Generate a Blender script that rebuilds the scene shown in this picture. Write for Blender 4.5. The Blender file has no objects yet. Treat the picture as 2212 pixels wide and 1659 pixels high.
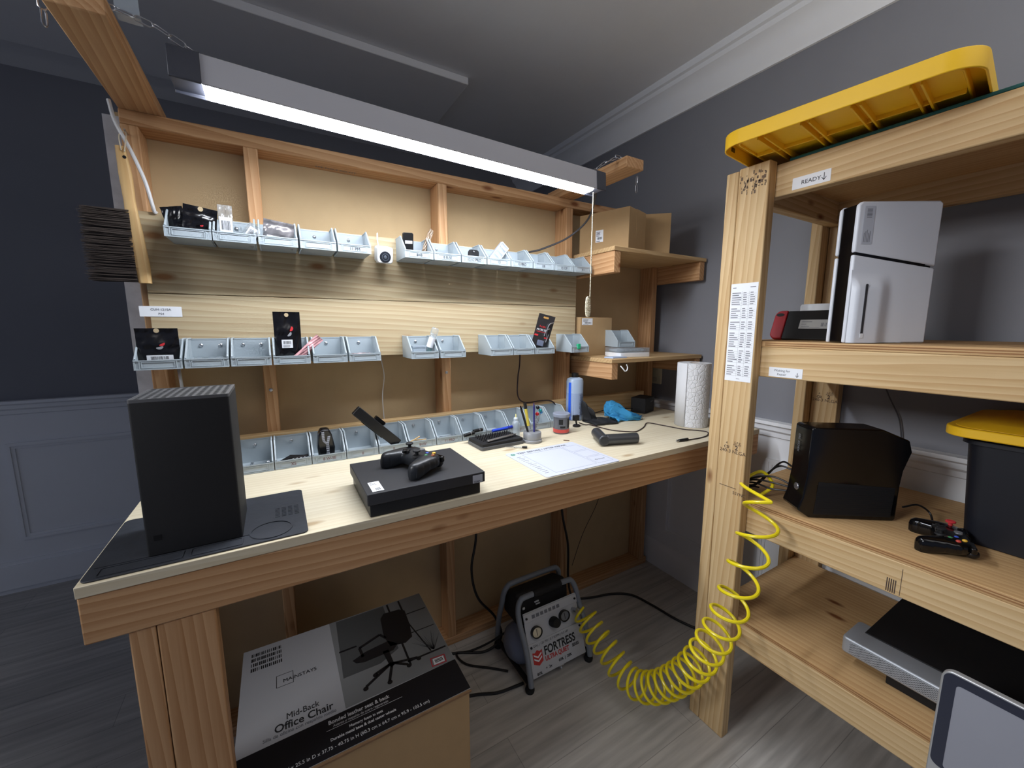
import bpy, bmesh, math, random
from mathutils import Matrix, Vector
random.seed(7)
R = math.radians
SC = bpy.context.scene
COL = SC.collection
FLOOR = 1.42          # camera stands 1.42 m above the floor; everything is written relative to the camera, then lifted

# ------------------------------------------------------------------ camera
cd = bpy.data.cameras.new('camera'); cam = bpy.data.objects.new('camera', cd); COL.objects.link(cam)
cd.sensor_fit = 'HORIZONTAL'; cd.sensor_width = 36.0; cd.lens = 865.0/2212.0*36.0
cd.clip_start = 0.02; cd.clip_end = 50
PITCH = math.atan(123.5/865.0)
cam.location = (0, 0, FLOOR)
cam.rotation_euler = (math.pi/2 - PITCH, 0, -R(30.5))
SC.camera = cam
# ------------------------------------------------------------------ colour management
SC.view_settings.view_transform = 'Standard'; SC.view_settings.look = 'None'
SC.view_settings.exposure = 0.0; SC.view_settings.gamma = 1.0
SC.view_settings.use_curve_mapping = False
# ------------------------------------------------------------------ world: dim ambient of a night-time room
w = bpy.data.worlds.new('world'); SC.world = w; w.use_nodes = True
bgn = w.node_tree.nodes['Background']; bgn.inputs[0].default_value = (0.58, 0.69, 1.0, 1); bgn.inputs[1].default_value = 0.19
# ------------------------------------------------------------------ added fill light behind the camera, aimed up to brighten the ceiling
def area_light(name, loc, target, size, energy, color):
    l = bpy.data.lights.new(name, 'AREA'); l.shape = 'RECTANGLE'; l.size = size[0]; l.size_y = size[1]
    l.energy = energy; l.color = color
    o = bpy.data.objects.new(name, l); COL.objects.link(o); o.location = Vector(loc)+Vector((0,0,FLOOR))
    d = Vector(target)-Vector(loc); o.rotation_euler = d.to_track_quat('-Z', 'Y').to_euler()
    return o
area_light('ceiling_fill', (1.0, -0.7, 0.55), (1.05, -0.65, 1.25), (0.6, 0.5), 21.0, (1.0, 0.97, 0.94))
# added fill out of view to the left, brightening the rack and right wall
sl = area_light('side_fill', (-1.7, 0.75, 0.75), (1.9, 0.45, -0.55), (0.7, 0.5), 7.5, (0.97, 0.98, 1.0))
sl.data.spread = R(75)
LENS_EMISSION = 73.0

# ------------------------------------------------------------------ materials
MATS = {}
def srgb(c):
    return tuple(((v/255)/12.92 if v/255 <= 0.04045 else (((v/255)+0.055)/1.055)**2.4) for v in c[:3])+(1,)
def new_mat(name):
    m = bpy.data.materials.new(name); m.use_nodes = True
    return m, m.node_tree, m.node_tree.nodes['Principled BSDF']
def mat(name, rgb, rough=0.5, metal=0.0, bump=0.0, bscale=200, var=0.0, vscale=8, spec=0.5, trans=0.0, alpha=1.0, emit=0.0, coat=0.0):
    if name in MATS: return MATS[name]
    m, nt, b = new_mat(name)
    c = srgb(rgb); b.inputs['Base Color'].default_value = c
    b.inputs['Roughness'].default_value = rough; b.inputs['Metallic'].default_value = metal
    b.inputs['Specular IOR Level'].default_value = spec
    b.inputs['Transmission Weight'].default_value = trans
    b.inputs['Coat Weight'].default_value = coat
    b.inputs['Alpha'].default_value = alpha
    if emit: b.inputs['Emission Color'].default_value = c; b.inputs['Emission Strength'].default_value = emit
    tc = nt.nodes.new('ShaderNodeTexCoord')
    if bump:
        n = nt.nodes.new('ShaderNodeTexNoise'); n.inputs['Scale'].default_value = bscale; n.inputs['Detail'].default_value = 3
        bp = nt.nodes.new('ShaderNodeBump'); bp.inputs['Strength'].default_value = bump; bp.inputs['Distance'].default_value = 0.002
        nt.links.new(tc.outputs['Object'], n.inputs['Vector']); nt.links.new(n.outputs['Fac'], bp.inputs['Height']); nt.links.new(bp.outputs['Normal'], b.inputs['Normal'])
    n = nt.nodes.new('ShaderNodeTexNoise'); n.inputs['Scale'].default_value = vscale; n.inputs['Detail'].default_value = 5
    mx = nt.nodes.new('ShaderNodeMix'); mx.data_type = 'RGBA'; v = max(var, 0.03)
    mx.inputs['A'].default_value = tuple(x*(1-v) for x in c[:3])+(1,); mx.inputs['B'].default_value = tuple(min(1, x*(1+v)) for x in c[:3])+(1,)
    nt.links.new(tc.outputs['Object'], n.inputs['Vector']); nt.links.new(n.outputs['Fac'], mx.inputs['Factor']); nt.links.new(mx.outputs['Result'], b.inputs['Base Color'])
    MATS[name] = m; return m
def wood(name, light, dark, axis='x', knots=True, rough=0.62, grain=1.0, ring=0.45, kcol=(120, 72, 38)):
    if name in MATS: return MATS[name]
    m, nt, b = new_mat(name); N = nt.nodes; L = nt.links
    b.inputs['Roughness'].default_value = rough; b.inputs['Specular IOR Level'].default_value = 0.3
    tc = N.new('ShaderNodeTexCoord'); oi = N.new('ShaderNodeObjectInfo')
    vm = N.new('ShaderNodeVectorMath'); vm.operation = 'MULTIPLY_ADD'
    cx = N.new('ShaderNodeCombineXYZ')
    for i in range(3): L.new(oi.outputs['Random'], cx.inputs[i])
    vm.inputs[1].default_value = (1, 1, 1)
    sc = N.new('ShaderNodeVectorMath'); sc.operation = 'SCALE'; sc.inputs['Scale'].default_value = 9.0
    L.new(cx.outputs[0], sc.inputs[0]); L.new(tc.outputs['Object'], vm.inputs[0]); L.new(sc.outputs[0], vm.inputs[2])
    def mp(s_al, s_ac):
        mpn = N.new('ShaderNodeMapping'); s = [s_ac]*3; s['xyz'.index(axis)] = s_al
        mpn.inputs['Scale'].default_value = s; L.new(vm.outputs[0], mpn.inputs['Vector']); return mpn.outputs[0]
    fine = N.new('ShaderNodeTexNoise'); fine.inputs['Scale'].default_value = 1; fine.inputs['Detail'].default_value = 6
    L.new(mp(4, 160), fine.inputs['Vector'])
    # growth rings: wave bands across the grain, bent by slow noise
    ringc = mp(1.2, 26)
    wv = N.new('ShaderNodeTexWave'); wv.wave_type = 'BANDS'; wv.bands_direction = 'DIAGONAL'; wv.wave_profile = 'SAW'
    wv.inputs['Scale'].default_value = 1.25; wv.inputs['Distortion'].default_value = 4.5; wv.inputs['Detail'].default_value = 1.5; wv.inputs['Detail Scale'].default_value = 0.8
    L.new(ringc, wv.inputs['Vector'])
    slow = N.new('ShaderNodeTexNoise'); slow.inputs['Scale'].default_value = 1; slow.inputs['Detail'].default_value = 2; L.new(mp(1.5, 9), slow.inputs['Vector'])
    ad = N.new('ShaderNodeMath'); ad.operation = 'MULTIPLY_ADD'; ad.inputs[1].default_value = ring; L.new(wv.outputs['Fac'], ad.inputs[0])
    f2 = N.new('ShaderNodeMath'); f2.operation = 'MULTIPLY'; f2.inputs[1].default_value = 0.45*grain; L.new(fine.outputs['Fac'], f2.inputs[0]); L.new(f2.outputs[0], ad.inputs[2])
    s2 = N.new('ShaderNodeMath'); s2.operation = 'MULTIPLY_ADD'; s2.inputs[1].default_value = 0.5; L.new(slow.outputs['Fac'], s2.inputs[0]); L.new(ad.outputs[0], s2.inputs[2])
    rp = N.new('ShaderNodeValToRGB'); rp.color_ramp.elements[0].position = 0.3; rp.color_ramp.elements[1].position = 1.05
    rp.color_ramp.elements[0].color = srgb(light); rp.color_ramp.elements[1].color = srgb(dark); L.new(s2.outputs[0], rp.inputs['Fac'])
    out = rp.outputs['Color']
    if knots:
        vo = N.new('ShaderNodeTexVoronoi'); vo.inputs['Scale'].default_value = 1; vo.inputs['Randomness'].default_value = 1
        L.new(mp(4.2, 10.5), vo.inputs['Vector'])
        kr = N.new('ShaderNodeValToRGB'); kr.color_ramp.elements[0].position = 0.06; kr.color_ramp.elements[1].position = 0.15
        kr.color_ramp.elements[0].color = (1, 1, 1, 1); kr.color_ramp.elements[1].color = (0, 0, 0, 1); L.new(vo.outputs['Distance'], kr.inputs['Fac'])
        mx = N.new('ShaderNodeMix'); mx.data_type = 'RGBA'; L.new(kr.outputs['Color'], mx.inputs['Factor']); L.new(out, mx.inputs['A']); mx.inputs['B'].default_value = srgb(kcol)
        out = mx.outputs['Result']
    L.new(out, b.inputs['Base Color'])
    bp = N.new('ShaderNodeBump'); bp.inputs['Strength'].default_value = 0.25; bp.inputs['Distance'].default_value = 0.001
    L.new(fine.outputs['Fac'], bp.inputs['Height']); L.new(bp.outputs['Normal'], b.inputs['Normal'])
    MATS[name] = m; return m

LT, DK = (220, 194, 150), (188, 152, 104)
W_X = lambda: wood('lumber_x', LT, DK, 'x'); W_Y = lambda: wood('lumber_y', LT, DK, 'y'); W_Z = lambda: wood('lumber_z', LT, DK, 'z')
RD, RDD = (208, 168, 126), (168, 122, 80)
F_X = lambda: wood('fir_x', RD, RDD, 'x'); F_Y = lambda: wood('fir_y', RD, RDD, 'y'); F_Z = lambda: wood('fir_z', RD, RDD, 'z')
PINE = wood('pine_panel', (196, 182, 150), (160, 136, 102), 'x', ring=0.4, kcol=(140, 102, 66))
TOPW = wood('bench_top_pine', (222, 213, 190), (198, 182, 150), 'x', ring=0.25, kcol=(176, 154, 122))
PLY = wood('plywood', (214, 180, 132), (180, 138, 90), 'y', ring=0.35)
MDF = mat('fibreboard', (192, 166, 126), 0.85, var=0.08, vscale=14, bump=0.15, bscale=300)
BIN = mat('bin_grey_plastic', (160, 170, 176), 0.42, bump=0.05, bscale=400)
BLK = mat('black_plastic', (18, 18, 20), 0.38)
BLKM = mat('black_matte', (15, 15, 18), 0.7, bump=0.2, bscale=900)
GLOSS = mat('black_gloss', (10, 10, 12), 0.12)
WHT = mat('white_plastic', (228, 230, 233), 0.35)
PAPER = mat('white_paper', (232, 234, 238), 0.7)
INK = mat('black_ink', (25, 25, 28), 0.7)
GINK = mat('grey_ink', (110, 112, 118), 0.7)
STEEL = mat('steel', (190, 192, 196), 0.28, metal=1.0)
CARD = mat('cardboard', (172, 141, 100), 0.85, var=0.06, vscale=30, bump=0.1, bscale=400)
YEL = mat('yellow_plastic', (252, 200, 36), 0.42, bump=0.08, bscale=150)
CABLE = mat('black_cable', (16, 15, 17), 0.45)
WCABLE = mat('white_cable', (214, 214, 214), 0.45)
CLEAR = mat('clear_plastic', (225, 232, 236), 0.12, trans=0.75, alpha=0.55)
FROST = mat('frosted_plastic', (205, 216, 226), 0.3, trans=0.55, alpha=0.8)
FOIL = mat('silver_foil_bag', (150, 146, 148), 0.2, metal=0.5)

# ------------------------------------------------------------------ mesh builder
class MB:
    def __init__(s): s.v = []; s.f = []; s.mi = []; s.M = Matrix(); s.k = 0
    def add(s, vs, fs):
        n = len(s.v); s.v += [tuple(s.M @ Vector(p)) for p in vs]
        s.f += [tuple(i+n for i in f) for f in fs]; s.mi += [s.k]*len(fs); return s
    def box(s, x0, x1, y0, y1, z0, z1):
        return s.add([(x0,y0,z0),(x1,y0,z0),(x1,y1,z0),(x0,y1,z0),(x0,y0,z1),(x1,y0,z1),(x1,y1,z1),(x0,y1,z1)],
                     [(0,3,2,1),(4,5,6,7),(0,1,5,4),(1,2,6,5),(2,3,7,6),(3,0,4,7)])
    def prism(s, poly, h0, h1, ax='z'):
        n = len(poly)
        def P(p, h): return {'z': (p[0],p[1],h), 'y': (p[0],h,p[1]), 'x': (h,p[0],p[1])}[ax]
        vs = [P(p, h0) for p in poly]+[P(p, h1) for p in poly]
        fs = [tuple(range(n))[::-1], tuple(range(n, 2*n))]+[(i, (i+1) % n, n+(i+1) % n, n+i) for i in range(n)]
        if ax == 'y': fs = [f[::-1] for f in fs]
        return s.add(vs, fs)
    def frustum(s, p0, h0, p1, h1, ax='z'):
        n = len(p0)
        def P(p, h): return {'z': (p[0],p[1],h), 'y': (p[0],h,p[1]), 'x': (h,p[0],p[1])}[ax]
        vs = [P(p, h0) for p in p0]+[P(p, h1) for p in p1]
        return s.add(vs, [tuple(range(n))[::-1], tuple(range(n, 2*n))]+[(i, (i+1) % n, n+(i+1) % n, n+i) for i in range(n)])
    def ring(s, outer, inner, h0, h1, ax='z'):
        n = len(outer)
        def P(p, h): return {'z': (p[0],p[1],h), 'y': (p[0],h,p[1]), 'x': (h,p[0],p[1])}[ax]
        vs = [P(p, h0) for p in outer]+[P(p, h0) for p in inner]+[P(p, h1) for p in outer]+[P(p, h1) for p in inner]
        fs = []
        for i in range(n):
            j = (i+1) % n
            fs += [(j, i, n+i, n+j), (2*n+i, 2*n+j, 3*n+j, 3*n+i), (i, j, 2*n+j, 2*n+i), (n+j, n+i, 3*n+i, 3*n+j)]
        return s.add(vs, fs)
    def tube(s, pts, r, n=10, closed=False, caps=True):
        pts = [Vector(p) for p in pts]; m = len(pts); rs = r if isinstance(r, (list, tuple)) else [r]*m
        vs = []; fs = []; up = None
        for i, p in enumerate(pts):
            a = pts[(i-1) % m] if (closed or i > 0) else p; b = pts[(i+1) % m] if (closed or i < m-1) else p
            t = (b-a).normalized() if (b-a).length > 1e-9 else Vector((0,0,1))
            if up is None: up = t.orthogonal().normalized()
            up = (up - t*up.dot(t)); up = up.normalized() if up.length > 1e-6 else t.orthogonal().normalized()
            sd = t.cross(up)
            for k in range(n):
                an = 2*math.pi*k/n; vs.append(p+(up*math.cos(an)+sd*math.sin(an))*rs[i])
        for i in range(m if closed else m-1):
            for k in range(n):
                a = i*n+k; b = i*n+(k+1) % n; c = ((i+1) % m)*n+(k+1) % n; d = ((i+1) % m)*n+k
                fs.append((a, b, c, d))
        if caps and not closed: fs += [tuple(range(n))[::-1], tuple(range((m-1)*n, m*n))]
        return s.add(vs, fs)
    def cyl(s, a, b, r0, r1=None, n=24): return s.tube([a, b], [r0, r0 if r1 is None else r1], n)
    def lathe(s, prof, c=(0,0,0), n=32, ax='z'):
        vs = []; m = len(prof)
        for r, h in prof:
            for k in range(n):
                an = 2*math.pi*k/n; u, v = r*math.cos(an), r*math.sin(an)
                vs.append({'z': (c[0]+u, c[1]+v, c[2]+h), 'y': (c[0]+u, c[1]+h, c[2]+v), 'x': (c[0]+h, c[1]+u, c[2]+v)}[ax])
        fs = [(i*n+k, i*n+(k+1) % n, (i+1)*n+(k+1) % n, (i+1)*n+k) for i in range(m-1) for k in range(n)]
        fs += [tuple(range(n))[::-1], tuple(range((m-1)*n, m*n))]
        return s.add(vs, fs)
    def sphere(s, c, r, n=20, m=12):
        rr = r if isinstance(r, (tuple, list)) else (r, r, r); vs = [(c[0], c[1], c[2]-rr[2])]; fs = []
        for i in range(1, m):
            t = math.pi*i/m
            for k in range(n):
                a = 2*math.pi*k/n; vs.append((c[0]+rr[0]*math.sin(t)*math.cos(a), c[1]+rr[1]*math.sin(t)*math.sin(a), c[2]-rr[2]*math.cos(t)))
        vs.append((c[0], c[1], c[2]+rr[2])); e = len(vs)-1
        for k in range(n): fs.append((0, 1+(k+1) % n, 1+k)); fs.append((e, e-n+k, e-n+(k+1) % n))
        for i in range(m-2):
            for k in range(n):
                a = 1+i*n+k; b = 1+i*n+(k+1) % n; fs.append((a, b, b+n, a+n))
        return s.add(vs, fs)
    def grid(s, nx, ny, fn, thick=None):
        vs = [fn(i/nx, j/ny) for j in range(ny+1) for i in range(nx+1)]
        fs = [(j*(nx+1)+i, j*(nx+1)+i+1, (j+1)*(nx+1)+i+1, (j+1)*(nx+1)+i) for j in range(ny) for i in range(nx)]
        return s.add(vs, fs)
    def build(s, name, m, parent=None, bevel=0.0, smooth=35, seg=2, solid=0.0):
        off = Vector((0,0,0)); p = parent
        while p is not None:
            if p.get('_w'): off += Vector(p.location)
            p = p.parent
        me = bpy.data.meshes.new(name); me.from_pydata([tuple(Vector(v)-off) for v in s.v], [], s.f)
        ms = m if isinstance(m, (list, tuple)) else [m]
        for x in ms: me.materials.append(x)
        me.polygons.foreach_set('material_index', s.mi)
        bm = bmesh.new(); bm.from_mesh(me); bmesh.ops.recalc_face_normals(bm, faces=bm.faces); bm.to_mesh(me); bm.free()
        if smooth:
            me.polygons.foreach_set('use_smooth', [True]*len(me.polygons)); me.set_sharp_from_angle(angle=R(smooth))
        me.update()
        o = bpy.data.objects.new(name, me); COL.objects.link(o)
        if parent is not None: o.parent = parent
        if bevel:
            b = o.modifiers.new('bevel', 'BEVEL'); b.width = bevel; b.segments = seg; b.limit_method = 'ANGLE'; b.angle_limit = R(40); b.harden_normals = False
        if solid:
            b = o.modifiers.new('solid', 'SOLIDIFY'); b.thickness = solid; b.offset = 0
        return o
def rrect(x0, x1, y0, y1, r, n=5):
    P = []
    for cx, cy, a0 in ((x1-r, y0+r, -90), (x1-r, y1-r, 0), (x0+r, y1-r, 90), (x0+r, y0+r, 180)):
        for i in range(n+1):
            a = R(a0+90*i/n); P.append((cx+r*math.cos(a), cy+r*math.sin(a)))
    return P
def circ(cx, cy, r, n=24): return [(cx+r*math.cos(2*math.pi*i/n), cy+r*math.sin(2*math.pi*i/n)) for i in range(n)]
def smoothpath(pts, k=8):
    pts = [Vector(p) for p in pts]; out = []
    P = [pts[0]*2-pts[1]]+pts+[pts[-1]*2-pts[-2]]
    for i in range(1, len(P)-2):
        a, b, c, d = P[i-1:i+3]
        for j in range(k):
            t = j/k; out.append(0.5*((2*b)+(c-a)*t+(2*a-5*b+4*c-d)*t*t+(3*b-a-3*c+d)*t**3))
    out.append(pts[-1]); return out
def tag(o, label=None, cat=None, group=None, kind=None):
    if label: o['label'] = label
    if cat: o['category'] = cat
    if group: o['group'] = group
    if kind: o['kind'] = kind
    return o
def thing(name, label, cat, loc=(0,0,0), rotz=0.0, group=None, world=True):
    o = bpy.data.objects.new(name, None); o.empty_display_size = 0.05; COL.objects.link(o)
    o.location = loc; o.rotation_euler = (0, 0, R(rotz))
    if world and rotz == 0: o['_w'] = 1
    return tag(o, label, cat, group)
def struct(name, mb, m, parent=None, bevel=0.0):
    o = mb.build(name, m, parent, bevel=bevel); 
    if parent is None: o['kind'] = 'structure'
    return o
def text(s, size, m, origin, xdir, updir, parent, name='lettering', align='LEFT', bold=0.0, lift=0.0006, sx=1.0, vertical=None, label=None):
    cu = bpy.data.curves.new('t', 'FONT'); cu.body = s; cu.size = size; cu.align_x = align; cu.extrude = 0.0001; cu.offset = bold; cu.resolution_u = 3
    t = bpy.data.objects.new('t', cu); COL.objects.link(t)
    dg = bpy.context.evaluated_depsgraph_get(); me = bpy.data.meshes.new_from_object(t.evaluated_get(dg))
    bpy.data.objects.remove(t); bpy.data.curves.remove(cu)
    X = Vector(xdir).normalized(); U = Vector(updir).normalized(); Nn = X.cross(U).normalized(); U = Nn.cross(X)
    off = Vector((0,0,0)); p = parent
    while p is not None:
        if p.get('_w'): off += Vector(p.location)
        p = p.parent
    o3 = Vector(origin)-off+Nn*lift
    for v in me.vertices:
        c = v.co; v.co = o3+X*c.x*sx+U*c.y+Nn*c.z
    me.materials.clear(); me.materials.append(m); me.name = name
    o = bpy.data.objects.new(name, me); COL.objects.link(o); o.parent = parent
    if label: o['label'] = label
    return o
def plate(parent, name, origin, xdir, updir, wd, ht, items=(), base=None, ink=None, th=0.0004, lift=0.0003, label=None, r=0.001):
    """flat sticker/card: rounded plate with ink bars items=(x0,x1,y0,y1)"""
    X = Vector(xdir).normalized(); U = Vector(updir).normalized(); Nn = X.cross(U)
    m = Matrix((X, U, Nn)).transposed().to_4x4(); m.translation = Vector(origin)+Nn*lift
    b = MB(); b.M = m; b.prism(rrect(0, wd, 0, ht, min(r, wd/3, ht/3), 3), 0, th); b.k = 1
    for it in items: b.box(it[0]*wd, it[1]*wd, it[2]*ht, it[3]*ht, th, th+0.00015)
    o = b.build(name, [base or PAPER, ink or INK], parent, smooth=0)
    if label: o['label'] = label
    return o
def barcode(x0, x1, y0, y1, n=14, seed=1):
    rr = random.Random(seed); P = []; x = x0; step = (x1-x0)/n
    for i in range(n): P.append((x, x+step*rr.uniform(0.25, 0.75), y0, y1)); x += step
    return P
def lines(x0, x1, y0, y1, n, seed=1, fill=0.4):
    rr = random.Random(seed); P = []; st = (y1-y0)/n
    for i in range(n): P.append((x0, x0+(x1-x0)*rr.uniform(0.6, 1), y0+i*st, y0+i*st+st*fill))
    return P
def dup(root):
    r = root.copy(); COL.objects.link(r)
    for ch in list(root.children):
        c = ch.copy(); COL.objects.link(c); c.parent = r
        for g in list(ch.children):
            d = g.copy(); COL.objects.link(d); d.parent = c
    return r
def board(name, x0, x1, y0, y1, z0, z1, m, parent, bevel=0.002):
    b = MB(); b.box(x0, x1, y0, y1, z0, z1)
    if (m in (F_X(), F_Y(), F_Z(), W_X(), W_Y(), W_Z())): bevel = 0.003
    return b.build(name, m, parent, bevel=bevel)
def arrow(cx, cy):  # down arrow polygon boxes helper (x,y in plate fractions)
    return None
SCR = {}

# ================================================================== THE ROOM
WALLC = mat('charcoal_wall_paint', (124, 125, 132), 0.6, bump=0.1, bscale=120)
CEIL = mat('ceiling_paint', (222, 223, 226), 0.85, bump=0.15, bscale=60)
TRIM = mat('white_trim_paint', (230, 232, 236), 0.45)
XW, YB, CZ, FZ = 1.888, 3.07, 1.25, -1.42
def floor_mat():
    m, nt, b = new_mat('grey_plank_floor'); N = nt.nodes; L = nt.links
    tc = N.new('ShaderNodeTexCoord'); mp = N.new('ShaderNodeMapping'); L.new(tc.outputs['Object'], mp.inputs[0])
    mp.inputs['Scale'].default_value = (1, 1, 1)
    br = N.new('ShaderNodeTexBrick'); br.inputs['Scale'].default_value = 1; br.inputs['Brick Width'].default_value = 1.2; br.inputs['Row Height'].default_value = 0.15
    br.inputs['Mortar Size'].default_value = 0.0012; br.inputs['Color1'].default_value = srgb((188, 184, 178)); br.inputs['Color2'].default_value = srgb((176, 173, 168)); br.inputs['Mortar'].default_value = srgb((150, 146, 142))
    L.new(mp.outputs[0], br.inputs['Vector'])
    m2 = N.new('ShaderNodeMapping'); m2.inputs['Scale'].default_value = (1.6, 22, 1); L.new(tc.outputs['Object'], m2.inputs[0])
    n = N.new('ShaderNodeTexNoise'); n.inputs['Scale'].default_value = 2; n.inputs['Detail'].default_value = 6; L.new(m2.outputs[0], n.inputs['Vector'])
    mx = N.new('ShaderNodeMix'); mx.data_type = 'RGBA'; mx.blend_type = 'OVERLAY'; mx.inputs['Factor'].default_value = 0.5
    L.new(br.outputs['Color'], mx.inputs['A']); L.new(n.outputs['Fac'], mx.inputs['B']); L.new(mx.outputs['Result'], b.inputs['Base Color'])
    b.inputs['Roughness'].default_value = 0.5; return m
struct('floor', MB().box(-3.2, XW+0.1, -2.6, YB+0.1, FZ-0.05, FZ), floor_mat())
struct('ceiling', MB().box(-3.2, XW+0.1, -2.6, YB+0.1, CZ, CZ+0.05), CEIL)
struct('wall_back', MB().box(-3.2, XW+0.1, YB, YB+0.1, FZ, CZ), WALLC)
struct('wall_right', MB().box(XW, XW+0.1, -2.6, YB, FZ, CZ), WALLC)
# raised ceiling panel edge
b = MB(); b.box(-1.1, 0.94, 2.03, 2.75, CZ-0.034, CZ); struct('trim_1', b, CEIL, bevel=0.004)
# crown moulding on right wall
prof = [(XW, 1.085), (XW-0.012, 1.085), (XW-0.014, 1.10), (XW-0.022, 1.11), (XW-0.03, 1.15), (XW-0.05, 1.185), (XW-0.075, 1.20), (XW-0.08, 1.218), (XW-0.095, 1.222), (XW-0.098, CZ), (XW, CZ)]
b = MB(); b.prism([(x, z) for x, z in prof], -2.6, YB, 'y'); struct('trim_2', b, TRIM)
# wainscot on right wall
CR = -0.412
def wains_right():
    b = MB(); b.box(XW-0.006, XW, -2.6, YB, FZ, CR)
    # chair rail
    b.prism([(XW-0.006, CR-0.075), (XW-0.016, CR-0.07), (XW-0.018, CR-0.05), (XW-0.03, CR-0.04), (XW-0.032, CR-0.022), (XW-0.045, CR-0.014), (XW-0.045, CR), (XW-0.006, CR)], -2.6, YB, 'y')
    b.prism([(XW-0.006, FZ), (XW-0.02, FZ), (XW-0.02, FZ+0.13), (XW-0.012, FZ+0.15), (XW-0.006, FZ+0.155)], -2.6, YB, 'y')
    for y0, y1 in ((1.02, 1.44), (0.15, 0.92), (-0.8, 0.05)):
        for o, h in ((0.0, 0.012), (0.012, 0.006)):
            b.ring([(y0+o, -1.18+o), (y1-o, -1.18+o), (y1-o, -0.585-o), (y0+o, -0.585-o)], [(y0+o+0.014, -1.18+o+0.014), (y1-o-0.014, -1.18+o+0.014), (y1-o-0.014, -0.585-o-0.014), (y0+o+0.014, -0.585-o-0.014)], XW-0.006-h, XW-0.005, 'x')
    return b
struct('trim_3', wains_right(), TRIM)
def wains_back():
    b = MB(); b.box(-3.2, XW-0.006, YB-0.006, YB, FZ, CR+0.035)
    c = CR+0.035
    b.prism([(YB-0.006, c-0.075), (YB-0.016, c-0.07), (YB-0.018, c-0.05), (YB-0.03, c-0.04), (YB-0.032, c-0.022), (YB-0.045, c-0.014), (YB-0.045, c), (YB-0.006, c)], -3.2, XW-0.006, 'x')
    b.box(-3.2, XW-0.006, YB-0.022, YB-0.006, FZ+0.03, FZ+0.16); b.box(-3.2, XW-0.006, YB-0.014, YB-0.006, FZ+0.16, FZ+0.18)
    for x0, x1 in ((-3.0, -1.33), (-1.24, -0.3)):
        for o, h in ((0.0, 0.014), (0.014, 0.007)):
            b.ring([(x0+o, -1.13+o), (x1-o, -1.13+o), (x1-o, -0.60-o), (x0+o, -0.60-o)], [(x0+o+0.016, -1.13+o+0.016), (x1-o-0.016, -1.13+o+0.016), (x1-o-0.016, -0.60-o-0.016), (x0+o+0.016, -0.60-o-0.016)], YB-0.006-h, YB-0.005, 'y')
    return b
struct('trim_4', wains_back(), TRIM)
# wall outlet on right wall
t = thing('wall_outlet', 'ivory wall outlet plate beside the last stud, under the lower wall shelf', 'outlet', (XW, 1.56, -0.27))
b = MB(); b.prism(rrect(1.52, 1.60, -0.325, -0.205, 0.005), XW-0.008, XW, 'x'); b.build('cover_plate', mat('ivory_plate', (205, 196, 170), 0.4), t, bevel=0.001)
for z in (-0.30, -0.235):
    b = MB(); b.prism(rrect(1.543, 1.577, z-0.014, z+0.014, 0.008), XW-0.010, XW-0.007, 'x'); b.build('socket', mat('ivory_socket', (188, 180, 156), 0.4), t)

# ================================================================== STUD FRAME behind the bench
YS, YM = 1.535, 1.624
t = thing('stud_wall_frame', 'open wooden stud frame with fibreboard backing standing behind the workbench', 'wall frame', (0.6, YS, FZ))
for x in (-0.318, -0.042, 0.575, 1.195, 1.79):
    board('stud', x, x+0.038, YS, YM, FZ+0.038, 0.542, F_Z(), t)
board('top_plate', -0.318, 1.85, YS, YM, 0.542, 0.58, F_X(), t)
board('bottom_plate', -0.318, 1.85, YS-0.0, YM, FZ, FZ+0.038, F_X(), t)
b = MB(); b.box(-0.345, 1.862, YM, YM+0.012, FZ, 0.60); b.build('backing_panel', MDF, t)
b = MB(); b.box(-0.368, -0.333, YM-0.012, YM+0.012, FZ, 0.585)
b.build('edge_strip', mat('flaky_white_paint', (206, 208, 212), 0.8, var=0.45, vscale=18, bump=0.5, bscale=40), t)['label'] = 'flaky white painted edge strip'
board('upper_board', -0.300, 1.245, 1.515, YS, 0.095, 0.316, PINE, t, 0.0015)
board('lower_board', -0.300, 1.245, 1.515, YS, -0.104, 0.0935, PINE, t, 0.0015)
board('support_arm', -0.318, -0.229, 1.12, YM, 0.58, 0.618, F_Y(), t)
board('support_arm', 1.15, 1.239, 1.13, YM, 0.58, 0.618, F_Y(), t)
for x, z in ((-0.023, -0.207), (0.594, -0.184), (0.40, 0.60)):
    if z < 0.5:
        b = MB(); b.sphere((x, YS-0.001, z), (0.006, 0.003, 0.006)); b.build('screw_head', STEEL, t)
# faint grade stamp on the underside of the top plate
text('SPF NO.2 KD-HT', 0.018, GINK, (0.16, 1.60, 0.542), (1, 0, 0), (0, -1, 0), t, 'grade_stamp')
# blank name label on lower board
t2 = thing('paper_label', 'small white paper label taped on the lower board above the leftmost bin', 'label', (-0.276, 1.5148, 0.044))
t2 = plate(t2, 'label_card', (-0.322, 1.5146, 0.029), (1, 0, 0), (0, 0, 1), 0.094, 0.029, (), PAPER)
text('CUH 1215A', 0.009, GINK, (-0.275, 1.514, 0.046), (1, 0, 0), (0, 0, 1), t2, align='CENTER'); text('PS4', 0.009, GINK, (-0.275, 1.514, 0.034), (1, 0, 0), (0, 0, 1), t2, align='CENTER')

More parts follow.
